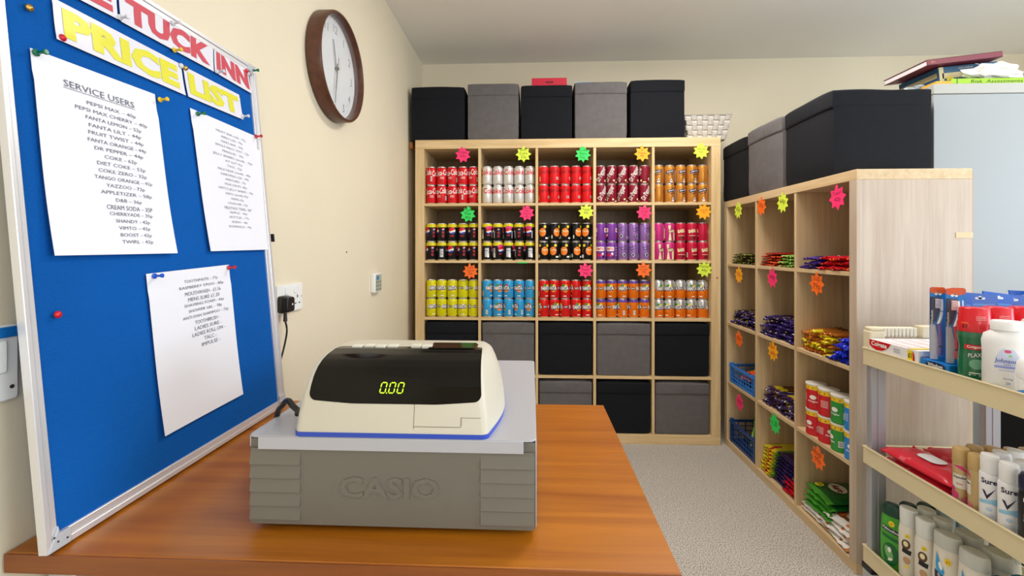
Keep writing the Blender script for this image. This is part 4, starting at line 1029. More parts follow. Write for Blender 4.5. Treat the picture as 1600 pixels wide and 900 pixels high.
# row 1, far cubby: black liquorice like bars
mk = [pouch(.13, .028, .014, [F_blk, F_olive, F_dpur], lambda u, v, s=s: (1 if noise.noise(Vector((u * 3 + s, v * 2, s))) > .28 else 0), s, flare=.25, cr=.4) for s in (1, 2, 3)]
bars('chocolate_bar', 'small black wrapped bar in the far top cubby', 'chocolate bar', 'black bars in the far top cubby', None, YC + .012, YC + .328, FZ[0], 9, 4, mk, zstep=.0155, seed=4)
# row 1, middle: dark red bars and green packs
mk = [pouch(.14, .034, .013, [F_dred, F_or], stripe(0, 1, .8 + .05 * s), s, flare=.15, cr=.35) for s in (1, 2, 3)]
bars('chocolate_bar', 'dark red wafer bar in the middle top cubby', 'chocolate bar', 'red bars in the middle top cubby', None, YB_ + .150, YB_ + .328, FZ[0], 4, 5, mk, zstep=.0138, zig=0, seed=5)
mk = [pouch(.15, .062, .015, [F_gr, F_lgr, F_yel], lambda u, v, s=s: 2 if abs(u) < .15 and v > 0 else (1 if noise.noise(Vector((u * 2 + s, v * 2, s))) > .05 else 0), s, flare=.1, cr=.4) for s in (4, 5)]
bars('chocolate_bar', 'green and white bag in the middle top cubby', 'sweet packet', 'green packets in the middle top cubby', None, YB_ + .012, YB_ + .146, FZ[0], 2, 4, mk, zstep=.0145, zig=0, seed=6)
# row 1, near: purple and red bars
mk = [pouch(.16, .044, .018, [F_dpur, F_yel, F_pur], lambda u, v, s=s: (1 if (abs(u + .55) < .12 and s == 1) else (2 if abs(u) > .7 else 0)), s, flare=.3, cr=.5) for s in (1, 2, 3)]
bars('chocolate_bar', 'purple chocolate bar in the near top cubby', 'chocolate bar', 'purple bars in the near top cubby', None, YA + .18, YA + .31, FZ[0], 3, 3, mk, zstep=.0185, seed=7, yaw=14)
mk = [pouch(.16, .046, .019, [F_red, F_wht, F_or], lambda u, v, s=s: (1 if abs(u) < .3 and abs(v) < .35 else (2 if (u < -.8 and v > .2) else 0)), s, flare=.3, cr=.5) for s in (1, 2, 3)]
bars('chocolate_bar', 'shiny red biscuit bar in the near top cubby', 'chocolate bar', 'red bars in the near top cubby', None, YA + .010, YA + .185, FZ[0], 4, 3, mk, zstep=.019, seed=8, yaw=14)
# row 2
mk = [pouch(.14, .040, .017, [F_dpur, F_yel, F_pur], patch(0, 1, .16, s), s, flare=.3, cr=.8) for s in (1, 2)] + [pouch(.14, .040, .017, [F_dpur, F_yel, F_pur], patch(0, 2, .15, s), s, flare=.3, cr=.6) for s in (3, 4)]
bars('chocolate_bar', 'purple and yellow bar in the far second row cubby', 'chocolate bar', 'purple and yellow bars, far cubby', None, YC + .02, YC + .322, FZ[1], 6, 5, mk, zstep=.0155, seed=9, yaw=12)
bars('chocolate_bar', 'deep purple bar heaped in the middle second row cubby', 'chocolate bar', 'purple bars, middle cubby', None, YB_ + .010, YB_ + .328, FZ[1], 7, 6, mk[1:] + [mk[2]], zstep=.0165, seed=10, yaw=12)
mk = [pouch(.15, .038, .017, [F_gold, F_yel, F_brn], lambda u, v, s=s: (1 if (u < -.45 and s < 3) else (2 if u > .4 else 0)), s, flare=.45, cr=.7) for s in (1, 2, 3)]
bars('chocolate_bar', 'golden caramel bar in the near second row cubby', 'chocolate bar', 'golden bars, near cubby', None, YA + .12, YA + .328, FZ[1], 5, 6, mk, zstep=.0155, seed=11, yaw=16)
mk = [pouch(.15, .055, .024, [F_blu, F_pur], patch(0, 1, .35, s), s, flare=.2, cr=.6) for s in (1, 2)]
bars('sweet_packet', 'cobalt blue packet in the near second row cubby', 'sweet packet', 'blue packets, near cubby', None, YA + .008, YA + .130, FZ[1], 2, 4, mk, zstep=.024, seed=12, yaw=12, xdep=.07)
# row 3, middle : brown and yellow bars
mk = [pouch(.14, .036, .016, [F_brn, F_yel, F_dpur], lambda u, v, s=s: (1 if abs(u + .35 * s - .6) < .22 else (2 if u < -.8 else 0)), s, flare=.3, cr=.5) for s in (1, 2, 3)] + [pouch(.14, .034, .014, [F_dpur, F_wht], patch(0, 1, .2, 7), 7, flare=.3, cr=.5)]
bars('chocolate_bar', 'brown and yellow bar in the middle third row cubby', 'chocolate bar', 'brown and yellow bars, middle cubby', None, YB_ + .010, YB_ + .328, FZ[2], 7, 6, mk, zstep=.0145, seed=13, yaw=14)

# plastic crates
def crate(d, w, h, m):      # local x = depth 0..d, y = 0..w
    t = empty('plastic_crate'); mb = MB(); g = .005
    mb.box(0, d, 0, w, 0, .004)
    nx, ny, nz = 7, 9, 4
    for k in range(nz + 1):
        z = .004 + (h - .012) * k / nz; hh = .010 if k in (0, nz) else .004
        mb.box(0, g, 0, w, z, z + hh); mb.box(d - g, d, 0, w, z, z + hh); mb.box(g, d - g, 0, g, z, z + hh); mb.box(g, d - g, w - g, w, z, z + hh)
    for k in range(ny + 1):
        y = (w - .005) * k / ny
        for x in (.0005, d - g + .0005): mb.box(x, x + g - .001, y, y + .005, 0, h)
    for k in range(nx + 1):
        x = (d - .005) * k / nx
        for y in (.0005, w - g + .0005): mb.box(x, x + .005, y, y + g - .001, 0, h)
    mb.build('lattice_body', m, t, smooth=0, bevel=.0006, seg=1)
    r_ = MB()
    for a in ((-.005, d + .005, -.005, 0), (-.005, d + .005, w, w + .005), (-.005, 0, 0, w), (d, d + .005, 0, w)): r_.box(*a, h - .014, h)
    for x, y in ((-.002, -.002), (-.002, w - .016), (d - .016, -.002), (d - .016, w - .016)): r_.box(x, x + .018, y, y + .018, 0, h + .012)
    r_.build('rim', m, t, bevel=.0015)
    return t
c1 = crate(.30, .29, .105, mat('crate_blue', S(44, 120, 205), .4)); c1.location = (RXF + .010, YC + .022, FZ[2] + .001)
tag(c1, 'light blue lattice crate of orange packets in the far third row cubby', 'crate')
c2 = crate(.30, .29, .125, mat('crate_navy', S(16, 62, 122), .4)); c2.location = (RXF + .010, YC + .022, FZ[3] + .001)
tag(c2, 'dark blue lattice crate in the far bottom cubby', 'crate')
mk = [pouch(.17, .12, .03, [F_gold, F_yel, F_brn, F_or], lambda u, v, s=s: 3 if u < -.65 else (1 if noise.noise(Vector((u * 3 + s, v * 3, s))) > .1 else 2), s, cr=.5) for s in (1, 2)]
for i, (x, y, z, ry, rz) in enumerate(((.10, .21, .036, -4, 12), (.12, .085, .040, -6, -8), (.11, .16, .076, -10, 5), (.10, .10, .104, -14, 20))):
    o = link('crisp_packet', mk[i % 2]); o.location = (RXF + .010 + x + .02, YC + .022 + y, FZ[2] + z); o.rotation_euler = (0, R(ry), R(rz))
    tag(o, 'orange and gold snack packet, %s in the light blue crate' % ('far side at the bottom', 'near side at the bottom', 'middle of the pile', 'topmost')[i], 'snack packet', 'packets in the light blue crate')
mk = pouch(.20, .13, .045, [F_mgr, F_lgr, F_gold], lambda u, v: 1 if abs(u) > .85 else (2 if abs(u - .1) < .25 and abs(v) < .5 else (1 if noise.noise(Vector((u * 3, v * 3, 5))) > .25 else 0)), 5, cr=.4)
o = link('crisp_packet', mk); o.location = (RXF + .105, YC + .105, FZ[3] + .150); o.rotation_euler = (Matrix.Rotation(R(-62), 3, 'Y') @ Matrix.Rotation(R(28), 3, 'Z')).to_euler()
tag(o, 'green snack packet standing up out of the dark blue crate', 'snack packet')
# row 4, middle : sharing pouches
def big(name, L, W, H, mats, fn, seed, art=None):
    me = pouch(L, W, H, mats, fn, seed, nu=20, nv=12, cr=.25)
    return me
pu = big('a', .20, .15, .020, [foil('aubergine', S(40, 24, 76)), F_wht, F_dpur], lambda u, v: 1 if (abs(v) < .18 and abs(u) < .5) else (2 if u < -.8 else 0), 3)
yl = big('b', .18, .11, .018, [F_yel, F_red, F_gr, F_blu], lambda u, v: 1 if abs(v) < .25 and u < -.3 else (2 if v < -.7 else 0), 4)
rd = big('c', .18, .12, .018, [F_red, F_yel, F_dred], lambda u, v: 1 if abs(u + .7) < .1 and abs(v) < .5 else (2 if u > .5 else 0), 5)
for k in range(8):
    o = link('chocolate_pouch', yl); o.location = (RXF + .105 + .003 * k, YB_ + .275 + random.uniform(-.004, .004), FZ[3] + .001 + .0165 * k); o.rotation_euler = (0, 0, R(random.uniform(-4, 4)))
    tag(o, 'yellow and red sweet pouch in the bottom stack, layer %d from the bottom' % (k + 1), 'sweet pouch', 'yellow pouches in the bottom middle cubby')
for k in range(8):
    o = link('chocolate_pouch', pu); o.location = (RXF + .125 + .003 * k, YB_ + .150 + random.uniform(-.004, .004), FZ[3] + .001 + .0172 * k); o.rotation_euler = (0, 0, R(random.uniform(-4, 4)))
    tag(o, 'large purple chocolate pouch in the bottom stack, layer %d from the bottom' % (k + 1), 'sweet pouch', 'purple pouches in the bottom middle cubby')
for k in range(4):
    o = link('chocolate_pouch', rd); o.location = (RXF + .105 + .004 * k, YB_ + .066, FZ[3] + .001 + .0165 * k); o.rotation_euler = (0, 0, R(random.uniform(-14, 14)))
    tag(o, 'red sweet pouch beside the purple stack, layer %d from the bottom' % (k + 1), 'sweet pouch', 'red pouches in the bottom middle cubby')
# row 4, near : green and white sharing bags
gr = big('d', .20, .17, .024, [F_dgr, F_wht, F_mgr, F_yel], lambda u, v: 2 if u < -.8 or v > .8 else 0, 6)
ga = artmesh('printed_logo', [(ell(.062, .080), 0, -.01, .012, 0, .0250), (T('Aero', w=.066, h=.032, bold=.05, shear=.2), 1, -.01, .012, -90, .0256), (ell(.034, .034), 2, -.062, .050, 0, .0240), (T('£1.25', w=.026, h=.011, bold=.03), 3, -.062, .050, -90, .0246)],
    [mat('logo_cream', S(232, 226, 206), .3), mat('logo_maroon', S(110, 20, 30), .3), mat('price_yellow', S(244, 232, 40), .3), mat('price_green', S(20, 90, 30), .3)])
wh = big('e', .20, .17, .022, [F_wht, F_gold, F_brn, F_yel], lambda u, v: 1 if v < -.78 else (2 if noise.noise(Vector((u * 2.5 + 3, v * 2.5, 9))) > .33 else (1 if noise.noise(Vector((u * 3 + 8, v * 3, 2))) > .42 else 0)), 8)
wa = artmesh('printed_logo', [(T('Aero', w=.080, h=.032, bold=.05, shear=.2), 0, .01, .01, -90, .0228), (star2d(.024, .014, 8), 1, -.050, .045, 0, .0222), (star2d(.022, .012, 7), 1, -.045, -.052, 0, .0222)], [mat('logo_brown', S(120, 62, 44), .3), mat('splash_orange', S(204, 106, 30), .3)])
def putb(me, art, x, y, z, ry, rz, rx, lab, g):
    o = link('chocolate_pouch', me); o.location = (x, y, z); o.rotation_euler = (R(rx), R(ry), R(rz)); link('printed_logo', art, o); tag(o, lab, 'sweet pouch', g); return o
for k in range(4):
    putb(gr, ga, RXF + .118 + .004 * k, YA + .226 + (.004 if k % 2 else 0), FZ[3] + .040 + .021 * k, -3, random.uniform(-5, 5), 0, 'green chocolate bag with cream oval logo, layer %d from the bottom' % (k + 1), 'green bags in the near bottom cubby')
for k in range(2):
    putb(wh, wa, RXF + .115, YA + .235, FZ[3] + .001 + .019 * k, 0, random.uniform(-5, 5), 0, 'white and brown bag under the green ones, layer %d' % (k + 1), 'white bags in the near bottom cubby')
for k in range(4):
    putb(wh, wa, RXF + .112 + .006 * k, YA + .092 + .006 * k, FZ[3] + .001 + .020 * k, -1 - k, (-7, 6, -4, 9)[k], 0, 'white bag with orange splashes at the near end, layer %d' % (k + 1), 'white bags in the near bottom cubby')

# crisp tubes
def tube_me(m): 
    return MB().lathe([(.0355, 0), (.0370, .002), (.0370, .082), (.0370, .0825), (.0370, .098), (.0370, .1)], 28, mi=[0, 0, 0, 1, 1, 1, 1]).mesh('crisp_tube', [m, mat('tube_yellow', S(240, 206, 40), .3), M_alu], 35)
def tube_art():
    items = []
    for a in (0, 180):
        items += [(ell(.026, .018), W_, a, .052, 0, 1), (T('Pringles', w=.036, h=.010, bold=.02), W_, a, .034, 0, 1)]
    items += [(rect(.016, .024), W_, 60, .032, 0, 0)] + [(rect(.0012, .019), K_, 60 + k * 4 - 8, .032, 0, 1) for k in range(5)] + [(rect(.028, .0016), W_, -62, .06 - .006 * k, 0, 0) for k in range(5)]
    items += [(rect(.006, .004), RED_, a, .090, 0, 0) for a in range(0, 360, 30)]
    mb = MB()
    for sh, m, ang, z, rot, ly in items:
        sf = cyl(.0374 + .0003 * ly); lay(mb, sh, lambda u, v, a=ang, f=sf: f(u + R(a) * .0374, v), A(m), 0, z, rot, cutx=.007)
    used = sorted(set(mb.m)); mb.m = [used.index(i) for i in mb.m]
    return mb.mesh('printed_design', [ART[i] for i in used], 0)
ta = tube_art(); TL = MB().lathe([(.0385, 0), (.0385, .006), (.036, .0068)], 28).mesh('plastic_lid', [mat('tube_lid', S(226, 222, 214), .3)], 35)
for i, (cn, rgb, x, y, rr_) in enumerate((('red', S(206, 24, 36), 1.212, 1.968, -75), ('red', S(206, 24, 36), 1.214, 1.890, -20), ('green', S(44, 146, 56), 1.214, 1.811, -100), ('blue', S(30, 130, 214), 1.214, 1.752 - .018, -60))):
    me = tube_me(mat('tube_' + cn, rgb, .3))
    for l in range(2):
        o = link('crisp_tube', me); o.location = (x, y, FZ[2] + .0006 + l * .1098); o.rotation_euler = (0, 0, R(rr_ + (25 if l else 0)))
        link('printed_design', ta, o); lo = link('plastic_lid', TL, o); lo.location = (0, 0, .1005)
        tag(o, '%s crisp tube, %s, %s' % (cn, 'upper' if l else 'lower', ('at the far left of the four stacks', 'between the other red stack and the green', 'between red and blue stacks', 'nearest stack at the cubby edge')[i]), 'crisp tube', 'crisp tubes in the near third row cubby')

# ------------------------------------------------------------------ trolley
TXA, TXB, TYA, TYB = 1.108, 1.525, .80, 1.552
tr = empty('trolley', (0, 0, 0)); M_tray = mat('trolley_cream', S(224, 210, 172), .45)
M_post = mat('trolley_post', S(176, 176, 184), .35, .4)
TF = (.825, .487, .157); TRIM = (.848, .520, .190)
for zf, zr in zip(TF, TRIM):
    mb = MB()
    zl = zr - .057
    mb.box(TXA + .004, TXB - .004, TYA + .004, TYB - .004, zf - .004, zf)
    for a in ((TXA, TXA + .004, TYA, TYB), (TXB - .004, TXB, TYA, TYB), (TXA + .004, TXB - .004, TYA, TYA + .004), (TXA + .004, TXB - .004, TYB - .004, TYB)): mb.box(*a, zl, zr)
    for a in ((TXA - .002, TXA + .006, TYA - .002, TYB + .002), (TXB - .006, TXB + .002, TYA - .002, TYB + .002), (TXA + .006, TXB - .006, TYA - .002, TYA + .006), (TXA + .006, TXB - .006, TYB - .006, TYB + .002)): mb.box(*a, zr - .004, zr)
    mb.build('tray', M_tray, tr, bevel=.0012)
for x in (TXA + .006, TXB - .052):
    for y in (TYB - .030, TYA + .008):
        for za, zb in ((TF[2], TF[1] - .025), (TF[1], TF[0] - .025)):
            mb = MB().box(x, x + .046, y, y + .004, za, zb); mb.box(x, x + .005, y + .004, y + .022, za, zb); mb.box(x + .041, x + .046, y + .004, y + .022, za, zb)
            mb.box(x + .020, x + .026, y - .0015, y, za, zb)
            mb.build('post', M_post, tr, bevel=.001)
hy = TYB - .012
for x in (TXA + .012, TXB - .060):
    mb = MB().box(x, x + .048, hy - .004, hy + .030, TF[0] + .001, .903)
    mb.box(x + .003, x + .045, hy - .002, hy + .028, .903, .915)
    mb.build('handle_upright', mat('handle_cream', S(226, 214, 184), .4), tr, bevel=.004)
for xa, xb in ((TXA + .060, 1.286), (1.346, TXB - .064)):
    mb = MB(); x = xa
    while x < xb - .010:
        mb.box(x, x + .009, hy + .001, hy + .027, .884, .914); mb.box(x + .009, x + .012, hy + .003, hy + .025, .887, .911)
        x += .012
    mb.build('grip', mat('grip_cream', S(232, 224, 204), .45), tr, bevel=.0015)
MB().box(1.287, 1.345, hy - .002, hy + .030, .879, .920).build('grip_collar', mat('handle_cream', S(226, 214, 184), .4), tr, bevel=.003)
for x in (TXA + .017, TXB - .035):
    for y in (TYB - .018, TYA + .05):
        MB().box(x - .02, x + .02, y - .022, y + .022, .112, .1325).build('castor_plate', M_dark, tr, bevel=.003)
        mb = MB().box(x - .016, x - .012, y - .018, y + .022, .045, .112); mb.box(x + .012, x + .016, y - .018, y + .022, .045, .112); fk = mb.build('castor_fork', M_steel, tr, bevel=.002)
        mb = MB().lathe([(.020, -.011), (.040, -.009), (.0425, 0), (.040, .009), (.020, .011)], 24, M=Matrix.Translation((x, y, .0425)) @ MY); mb.build('castor_wheel', M_dark, fk)
tag(tr, 'cream three tier trolley with grey posts, loaded with toiletries', 'trolley')
# black crate standing behind the trolley
bc = empty('black_bin', (0, 0, 0))
mb = MB().box(1.815, 2.10, 1.68, 1.84, 0, .005)
for a in ((1.815, 2.10, 1.68, 1.685), (1.815, 2.10, 1.835, 1.84), (1.815, 1.82, 1.685, 1.835), (2.095, 2.10, 1.685, 1.835)): mb.box(*a, .005, .66)
mb.build('bin_body', mat('bin_black', S(12, 12, 14), .6), bc, bevel=.003)
mb = MB()
for a in ((1.807, 2.108, 1.672, 1.68), (1.807, 2.108, 1.84, 1.848), (1.807, 1.815, 1.68, 1.84), (2.10, 2.108, 1.68, 1.84)): mb.box(*a, .64, .665)
mb.build('bin_rim', mat('bin_black', S(12, 12, 14), .6), bc, bevel=.002)
tag(bc, 'plain black bin standing between the trolley and the grey cabinet', 'bin')

# ---- toiletries: generic bottles
def oval(prof, sx, sy, mats, mi=0, seg=28, name='body'):
    return MB().lathe(prof, seg, mi=mi, sx=sx, sy=sy).mesh(name, mats, 50)
def art_on(name, r, items, mats, sx=1.0, sy=1.0, cut=.008):
    mb = MB()
    for sh, mi, u0, z, rot, ly in items:
        sf = cyl(r + .0005 + .0003 * ly, 0, sx, sy); lay(mb, sh, sf, mi, u0, z, rot, cutx=cut)
    return mb.mesh(name, mats, 0)
def part(name, me, root, z=0): o = link(name, me, root); o.location = (0, 0, z); return o
FACEV = -62      # labels turned to the aisle and the viewer
M_bw = mat('bottle_white', S(238, 238, 240), .3)
# toothpaste cartons
M_cp = mat('carton_white', S(236, 234, 238), .3); M_cr = mat('carton_red', S(206, 18, 32), .3)
for k in range(7):
    t = empty('toothpaste_carton', (TXA + .006 + .0435 * k, 1.345, TF[0] + .0008))
    MB().box(.001, .0415, 0, .188, 0, .054).build('carton', M_cp, t, bevel=.0008, smooth=0)
    mb = MB(); side = lambda u, v: (.0002, .188 - u, v); top = lambda u, v: (u, v, .0546); fr_ = lambda u, v: (u, -.0006, v)
    lay(mb, poly([(.001, .053), (.001, .036), (.012, .028), (.030, .023), (.055, .025), (.078, .038), (.090, .053)]), side, 0)
    lay(mb, rect(.0015, .150), top, 0, .012, .095); lay(mb, rect(.0012, .150), top, 0, .019, .095)
    lay(mb, rect(.018, .049), side, 1, .160, .026); lay(mb, rect(.040, .020), top, 1, .021, .028)
    lay(mb, ell(.012, .046, 16, -90, 90), side, 0, .170, .026)
    flat_art('printed_colour', mb, [M_cr, YLW], t)
    mb = MB(); side2 = lambda u, v: (-.0002, .188 - u, v)
    lay(mb, T('Colgate', w=.064, h=.019, bold=.03), side2, 0, .042, .0405); lay(mb, T('WHITE\nTEETH', w=.026, h=.013), side2, 1, .112, .038); lay(mb, T('£1', w=.012, h=.014, bold=.02), side2, 2, .160, .036)
    lay(mb, T('FRESH\nMINT', w=.028, h=.018), lambda u, v: (u, -.0007, v), 1, .021, .030)
    flat_art('printed_text', mb, [W_, mat('print_slate', S(80, 96, 130), .4), K_], t)
    tag(t, 'white and red toothpaste carton on the top tray, %s' % ('nearest the edge', 'second from the edge', 'third from the edge', 'middle one', 'fifth from the edge', 'sixth from the edge', 'farthest from the edge')[k], 'toothpaste box', 'toothpaste cartons on the trolley')
# toothbrush display
tb_ = empty('toothbrush_display', (TXA + .010, 1.254, TF[0] + .0008))
MB().box(0, .085, 0, .087, 0, .036).build('blue_tray', mat('display_blue', S(16, 120, 200), .35), tb_, bevel=.001, smooth=0)
mb = MB(); lay(mb, ell(.062, .020), lambda u, v: (-.0006, .040 - u, .025 + v), 0); lay(mb, T('Wisdom', w=.046, h=.010, bold=.02), lambda u, v: (-.001, .040 - u, .026 + v), 1)
flat_art('printed_name', mb, [mat('display_navy', S(16, 24, 70), .35), W_], tb_)
tag(tb_, 'blue counter display tray holding toothbrush packs, on the top tray', 'display box')
def brush_pack(x, y, z, rgb, nm, rz, label):
    t = empty('toothbrush_pack', (x, y, z), R(rz)); t.scale = (.80, 1, 1)
    # local: card faces -Y, width along x
    mb = MB(); mb.prism(rrect(.042, .205, .006)[0], 0, .0012, lambda u, v, k: (u, k, .1025 + v)); mb.build('backing_card', mat('card_sky', S(20, 122, 205), .3), t, smooth=0)
    mb = MB(); mb.prism(rrect(.040, .018, .006)[0], -.0008, .0022, lambda u, v, k: (u, k, .1965 + v)); mb.build('orange_header', mat('header_orange', S(214, 84, 30), .35), t, smooth=0)
    mb = MB(); sf = lambda u, v: (u, -.0008, v)
    lay(mb, poly([(-.020, .10), (-.004, .11), (.004, .14), (.010, .178), (-.020, .178)]), sf, 0); lay(mb, poly([(-.020, .003), (.000, .003), (.004, .05), (-.006, .10), (-.020, .10)]), sf, 1)
    lay(mb, ell(.009, .010), sf, 2, -.004, .188); lay(mb, ell(.009, .010), sf, 2, .006, .188); lay(mb, T('Wisdom', w=.040, h=.007), lambda u, v: (u, -.0011, v), 2, -.0155, .120, 90)
    flat_art('printed_card', mb, [NAVY, mat('card_silver', S(190, 190, 205), .3, .3), W_], t)
    mb = MB(); mb.tube(smooth_path([(.003, -.008, .018), (.005, -.009, .05), (.003, -.010, .085), (-.001, -.010, .105)]), .0052, 10); mb.build('brush_handle', mat('brush_' + nm, rgb, .3), t)
    mb = MB(); mb.tube(smooth_path([(-.001, -.010, .103), (.006, -.010, .125), (.008, -.010, .145), (.007, -.010, .172)]), .0038, 10); mb.build('brush_neck', M_white, t)
    mb = MB(); [mb.box(-.008, .004, -.014, -.006, .148 + .0052 * k, .1522 + .0052 * k) for k in range(5)]; mb.build('bristles', mat('bristle_' + nm, tuple(.5 + .5 * c for c in rgb), .6), t, smooth=0)
    bl = MB(); o_ = rrect(.034, .168, .010)[0]; i_ = rrect(.028, .160, .010)[0]; n_ = len(o_)
    bl.add([(u, -.0012, .094 + v) for u, v in o_] + [(u, -.017, .094 + v) for u, v in i_], [tuple(range(n_, 2 * n_))] + [(i, (i + 1) % n_, n_ + (i + 1) % n_, n_ + i) for i in range(n_)])
    bl.build('clear_blister', mat('blister', (1, 1, 1), .05, alpha=.05), t)
    tag(t, label, 'toothbrush', 'toothbrush packs')
brush_pack(TXA + .030, 1.310, TF[0] + .0372, S(112, 84, 160), 'purple', -28, 'toothbrush blister pack with purple handle, left of the red one')
brush_pack(TXA + .034, 1.266, TF[0] + .0372, S(190, 50, 80), 'red', -28, 'toothbrush blister pack with red handle beside the mouthwash')
brush_pack(TXA + .062, 1.286, TF[0] + .0372, S(40, 120, 200), 'blue', -28, 'toothbrush blister pack half hidden behind the red handled one')
# blue hanging packs behind
hm = MB(); hp = [(-.032, 0), (.032, 0), (.038, .100), (-.038, .104)]
hm.prism(hp, 0, .004, lambda u, v, k: (u, k, v)); HM = hm.mesh('hanging_pack', [mat('pack_blue', S(30, 92, 190), .3)], 0)
hm = MB(); sf = lambda u, v: (u, -.0008, v); lay(hm, rrect(.022, .006, .003), sf, 0, 0, .088); lay(hm, ell(.009, .009), sf, 0, 0, .090); lay(hm, rect(.06, .006), sf, 1, 0, .070); lay(hm, rect(.058, .045), sf, 1, 0, .035); lay(hm, T('FLOSS', w=.04, h=.012, bold=.02), lambda u, v: (u, -.0012, v), 0, 0, .036)
HA = hm.mesh('printed_front', [mat('pack_white', S(214, 226, 240), .3), mat('pack_pale', S(70, 140, 220), .3)], 0)
for i, (x, y, dz, rz) in enumerate(((1.205, 1.345, .0, -8), (1.255, 1.330, .004, -20), (1.300, 1.352, .006, -5), (1.350, 1.345, .0, -18), (1.395, 1.362, .010, -8), (1.430, 1.330, .026, 4), (1.47, 1.36, .03, -10))):
    y -= .015
    if y < 1.343: y = 1.3405 - .004 - .002 * i
    o = link('dental_pack', HM); o.location = (x, y - .03, TF[0] + .12 + dz); o.rotation_euler = (R(-10), R((i % 3 - 1) * 5), R(rz)); link('printed_front', HA, o)
    tag(o, 'blue hanging pack with header slot, number %d from the toothbrushes' % (i + 1), 'dental pack', 'blue packs standing behind the mouthwash')
# a carton that the packs stand in
cbx = MB()
for a in ((1.175, 1.505, 1.272, 1.276), (1.175, 1.505, 1.338, 1.342), (1.175, 1.179, 1.276, 1.338), (1.501, 1.505, 1.276, 1.338)): cbx.box(*a, TF[0] + .0008, TF[0] + .13)
cbx.box(1.179, 1.501, 1.276, 1.338, TF[0] + .0008, TF[0] + .003)
tag(cbx.build('open_carton', mat('carton_blue', S(36, 84, 150), .5), smooth=0), 'open blue carton holding the hanging packs behind the mouthwash', 'carton')
# mouthwash
liq = mat('mouthwash_green', S(0, 104, 66), .12, spec=.6, coat=.5)
mw = oval([(.026, 0), (.031, .004), (.0325, .02), (.031, .075), (.029, .095), (.0325, .118), (.033, .130), (.031, .136)], 1, 1, [liq])
mc = oval([(.0325, .136), (.0325, .158), (.031, .160), (.029, .195), (.026, .1975), (.010, .198)], 1, 1, [mat('cap_red', S(206, 22, 36), .25)], name='cap')
ma = art_on('printed_label', .0318, [(poly([(-.020, .006), (.018, .006), (.024, 0), (.018, -.006), (-.020, -.006)]), 0, 0, .098, 0, 1), (T('Colgate', w=.030, h=.008, bold=.02), 1, 0, .098, 0, 2), (T('PLAX', w=.026, h=.010, shear=.2), 1, 0, .078, 10, 0), (ell(.030, .026), 2, .004, .055, 0, 0), (rect(.022, .002), 1, 0, .032, 0, 0), (rect(.022, .002), 1, 0, .027, 0, 0)], [M_cr, W_, mat('foam_green', S(110, 170, 140), .4)])
mca = art_on('cap_sticker', .0315, [(rrect(.018, .018, .003), 0, -.020, .150, 0, 1), (T('£1', w=.010, h=.010, bold=.02), 1, -.020, .150, 0, 3), (rect(.020, .0014), 2, .012, .168, 0, 0), (rect(.020, .0014), 2, .012, .172, 0, 0), (rect(.020, .0014), 2, .012, .176, 0, 0)], [YLW, K_, mat('cap_print', S(240, 170, 170), .4)])
for i, (x, y) in enumerate(((1.149, 1.217), (1.221, 1.232), (1.291, 1.235), (1.360, 1.235), (1.429, 1.235))):
    t = empty('mouthwash_bottle', (x, y, TF[0] + .0006), R(FACEV + 20)); b_ = part('bottle', mw, t); c_ = part('cap', mc, t); part('printed_label', ma, b_); part('cap_sticker', mca, c_)
    tag(t, 'green mouthwash bottle with red cap, %s' % ('nearest the tray edge', 'second from the tray edge', 'third from the tray edge', 'fourth from the tray edge', 'farthest from the tray edge')[i], 'mouthwash', 'mouthwash bottles on the top tray')
# baby powder
pb = oval([(.038, 0), (.043, .006), (.0425, .10), (.044, .125), (.040, .142), (.028, .150), (.027, .152)], 1, .62, [M_bw])
pc = oval([(.027, .152), (.0285, .153), (.0285, .172), (.026, .175)], 1, .85, [M_bw], name='cap')
pa = art_on('printed_label', .0425, [(poly([(0, .034), (.012, .018), (.022, -.002), (.020, -.018), (0, -.026), (-.020, -.018), (-.022, -.002), (-.012, .018)]), 0, 0, .088, 0, 0), (ell(.012, .008), 1, 0, .104, 0, 1), (ell(.006, .006), 4, .004, .094, 0, 1), (T("Johnson's", w=.046, h=.013, shear=.2, bold=.01), 2, 0, .080, 0, 1), (rect(.046, .0055), 3, 0, .066, 0, 1), (T('baby', w=.012, h=.004), 2, 0, .072, 0, 1), (rect(.030, .0012), 3, 0, .058, 0, 0), (T('200g', w=.016, h=.004), 2, 0, .038, 0, 0), (T('24', w=.007, h=.006), 2, 0, .028, 0, 0)],
    [mat('drop_lilac', S(206, 214, 240), .35), mat('drop_rose', S(214, 90, 120), .35), mat('johnson_blue', S(44, 66, 176), .35), mat('band_blue', S(150, 160, 226), .35), mat('leaf', S(140, 210, 140), .35)], 1, .62)
for i, (x, y) in enumerate(((1.150, 1.138), (1.236, 1.150))):
    t = empty('powder_bottle', (x, y, TF[0] + .0006), R(-42)); b_ = part('bottle', pb, t); part('cap', pc, t); part('printed_label', pa, b_)
    tag(t, 'white baby powder bottle, %s' % ('in front at the tray edge', 'behind the other one'), 'talcum powder', 'powder bottles') if 0 else tag(t, 'white baby powder bottle ' + ('with lilac drop label, in front at the tray edge', 'partly hidden behind the front powder bottle')[i], 'talcum powder', 'powder bottles on the top tray')
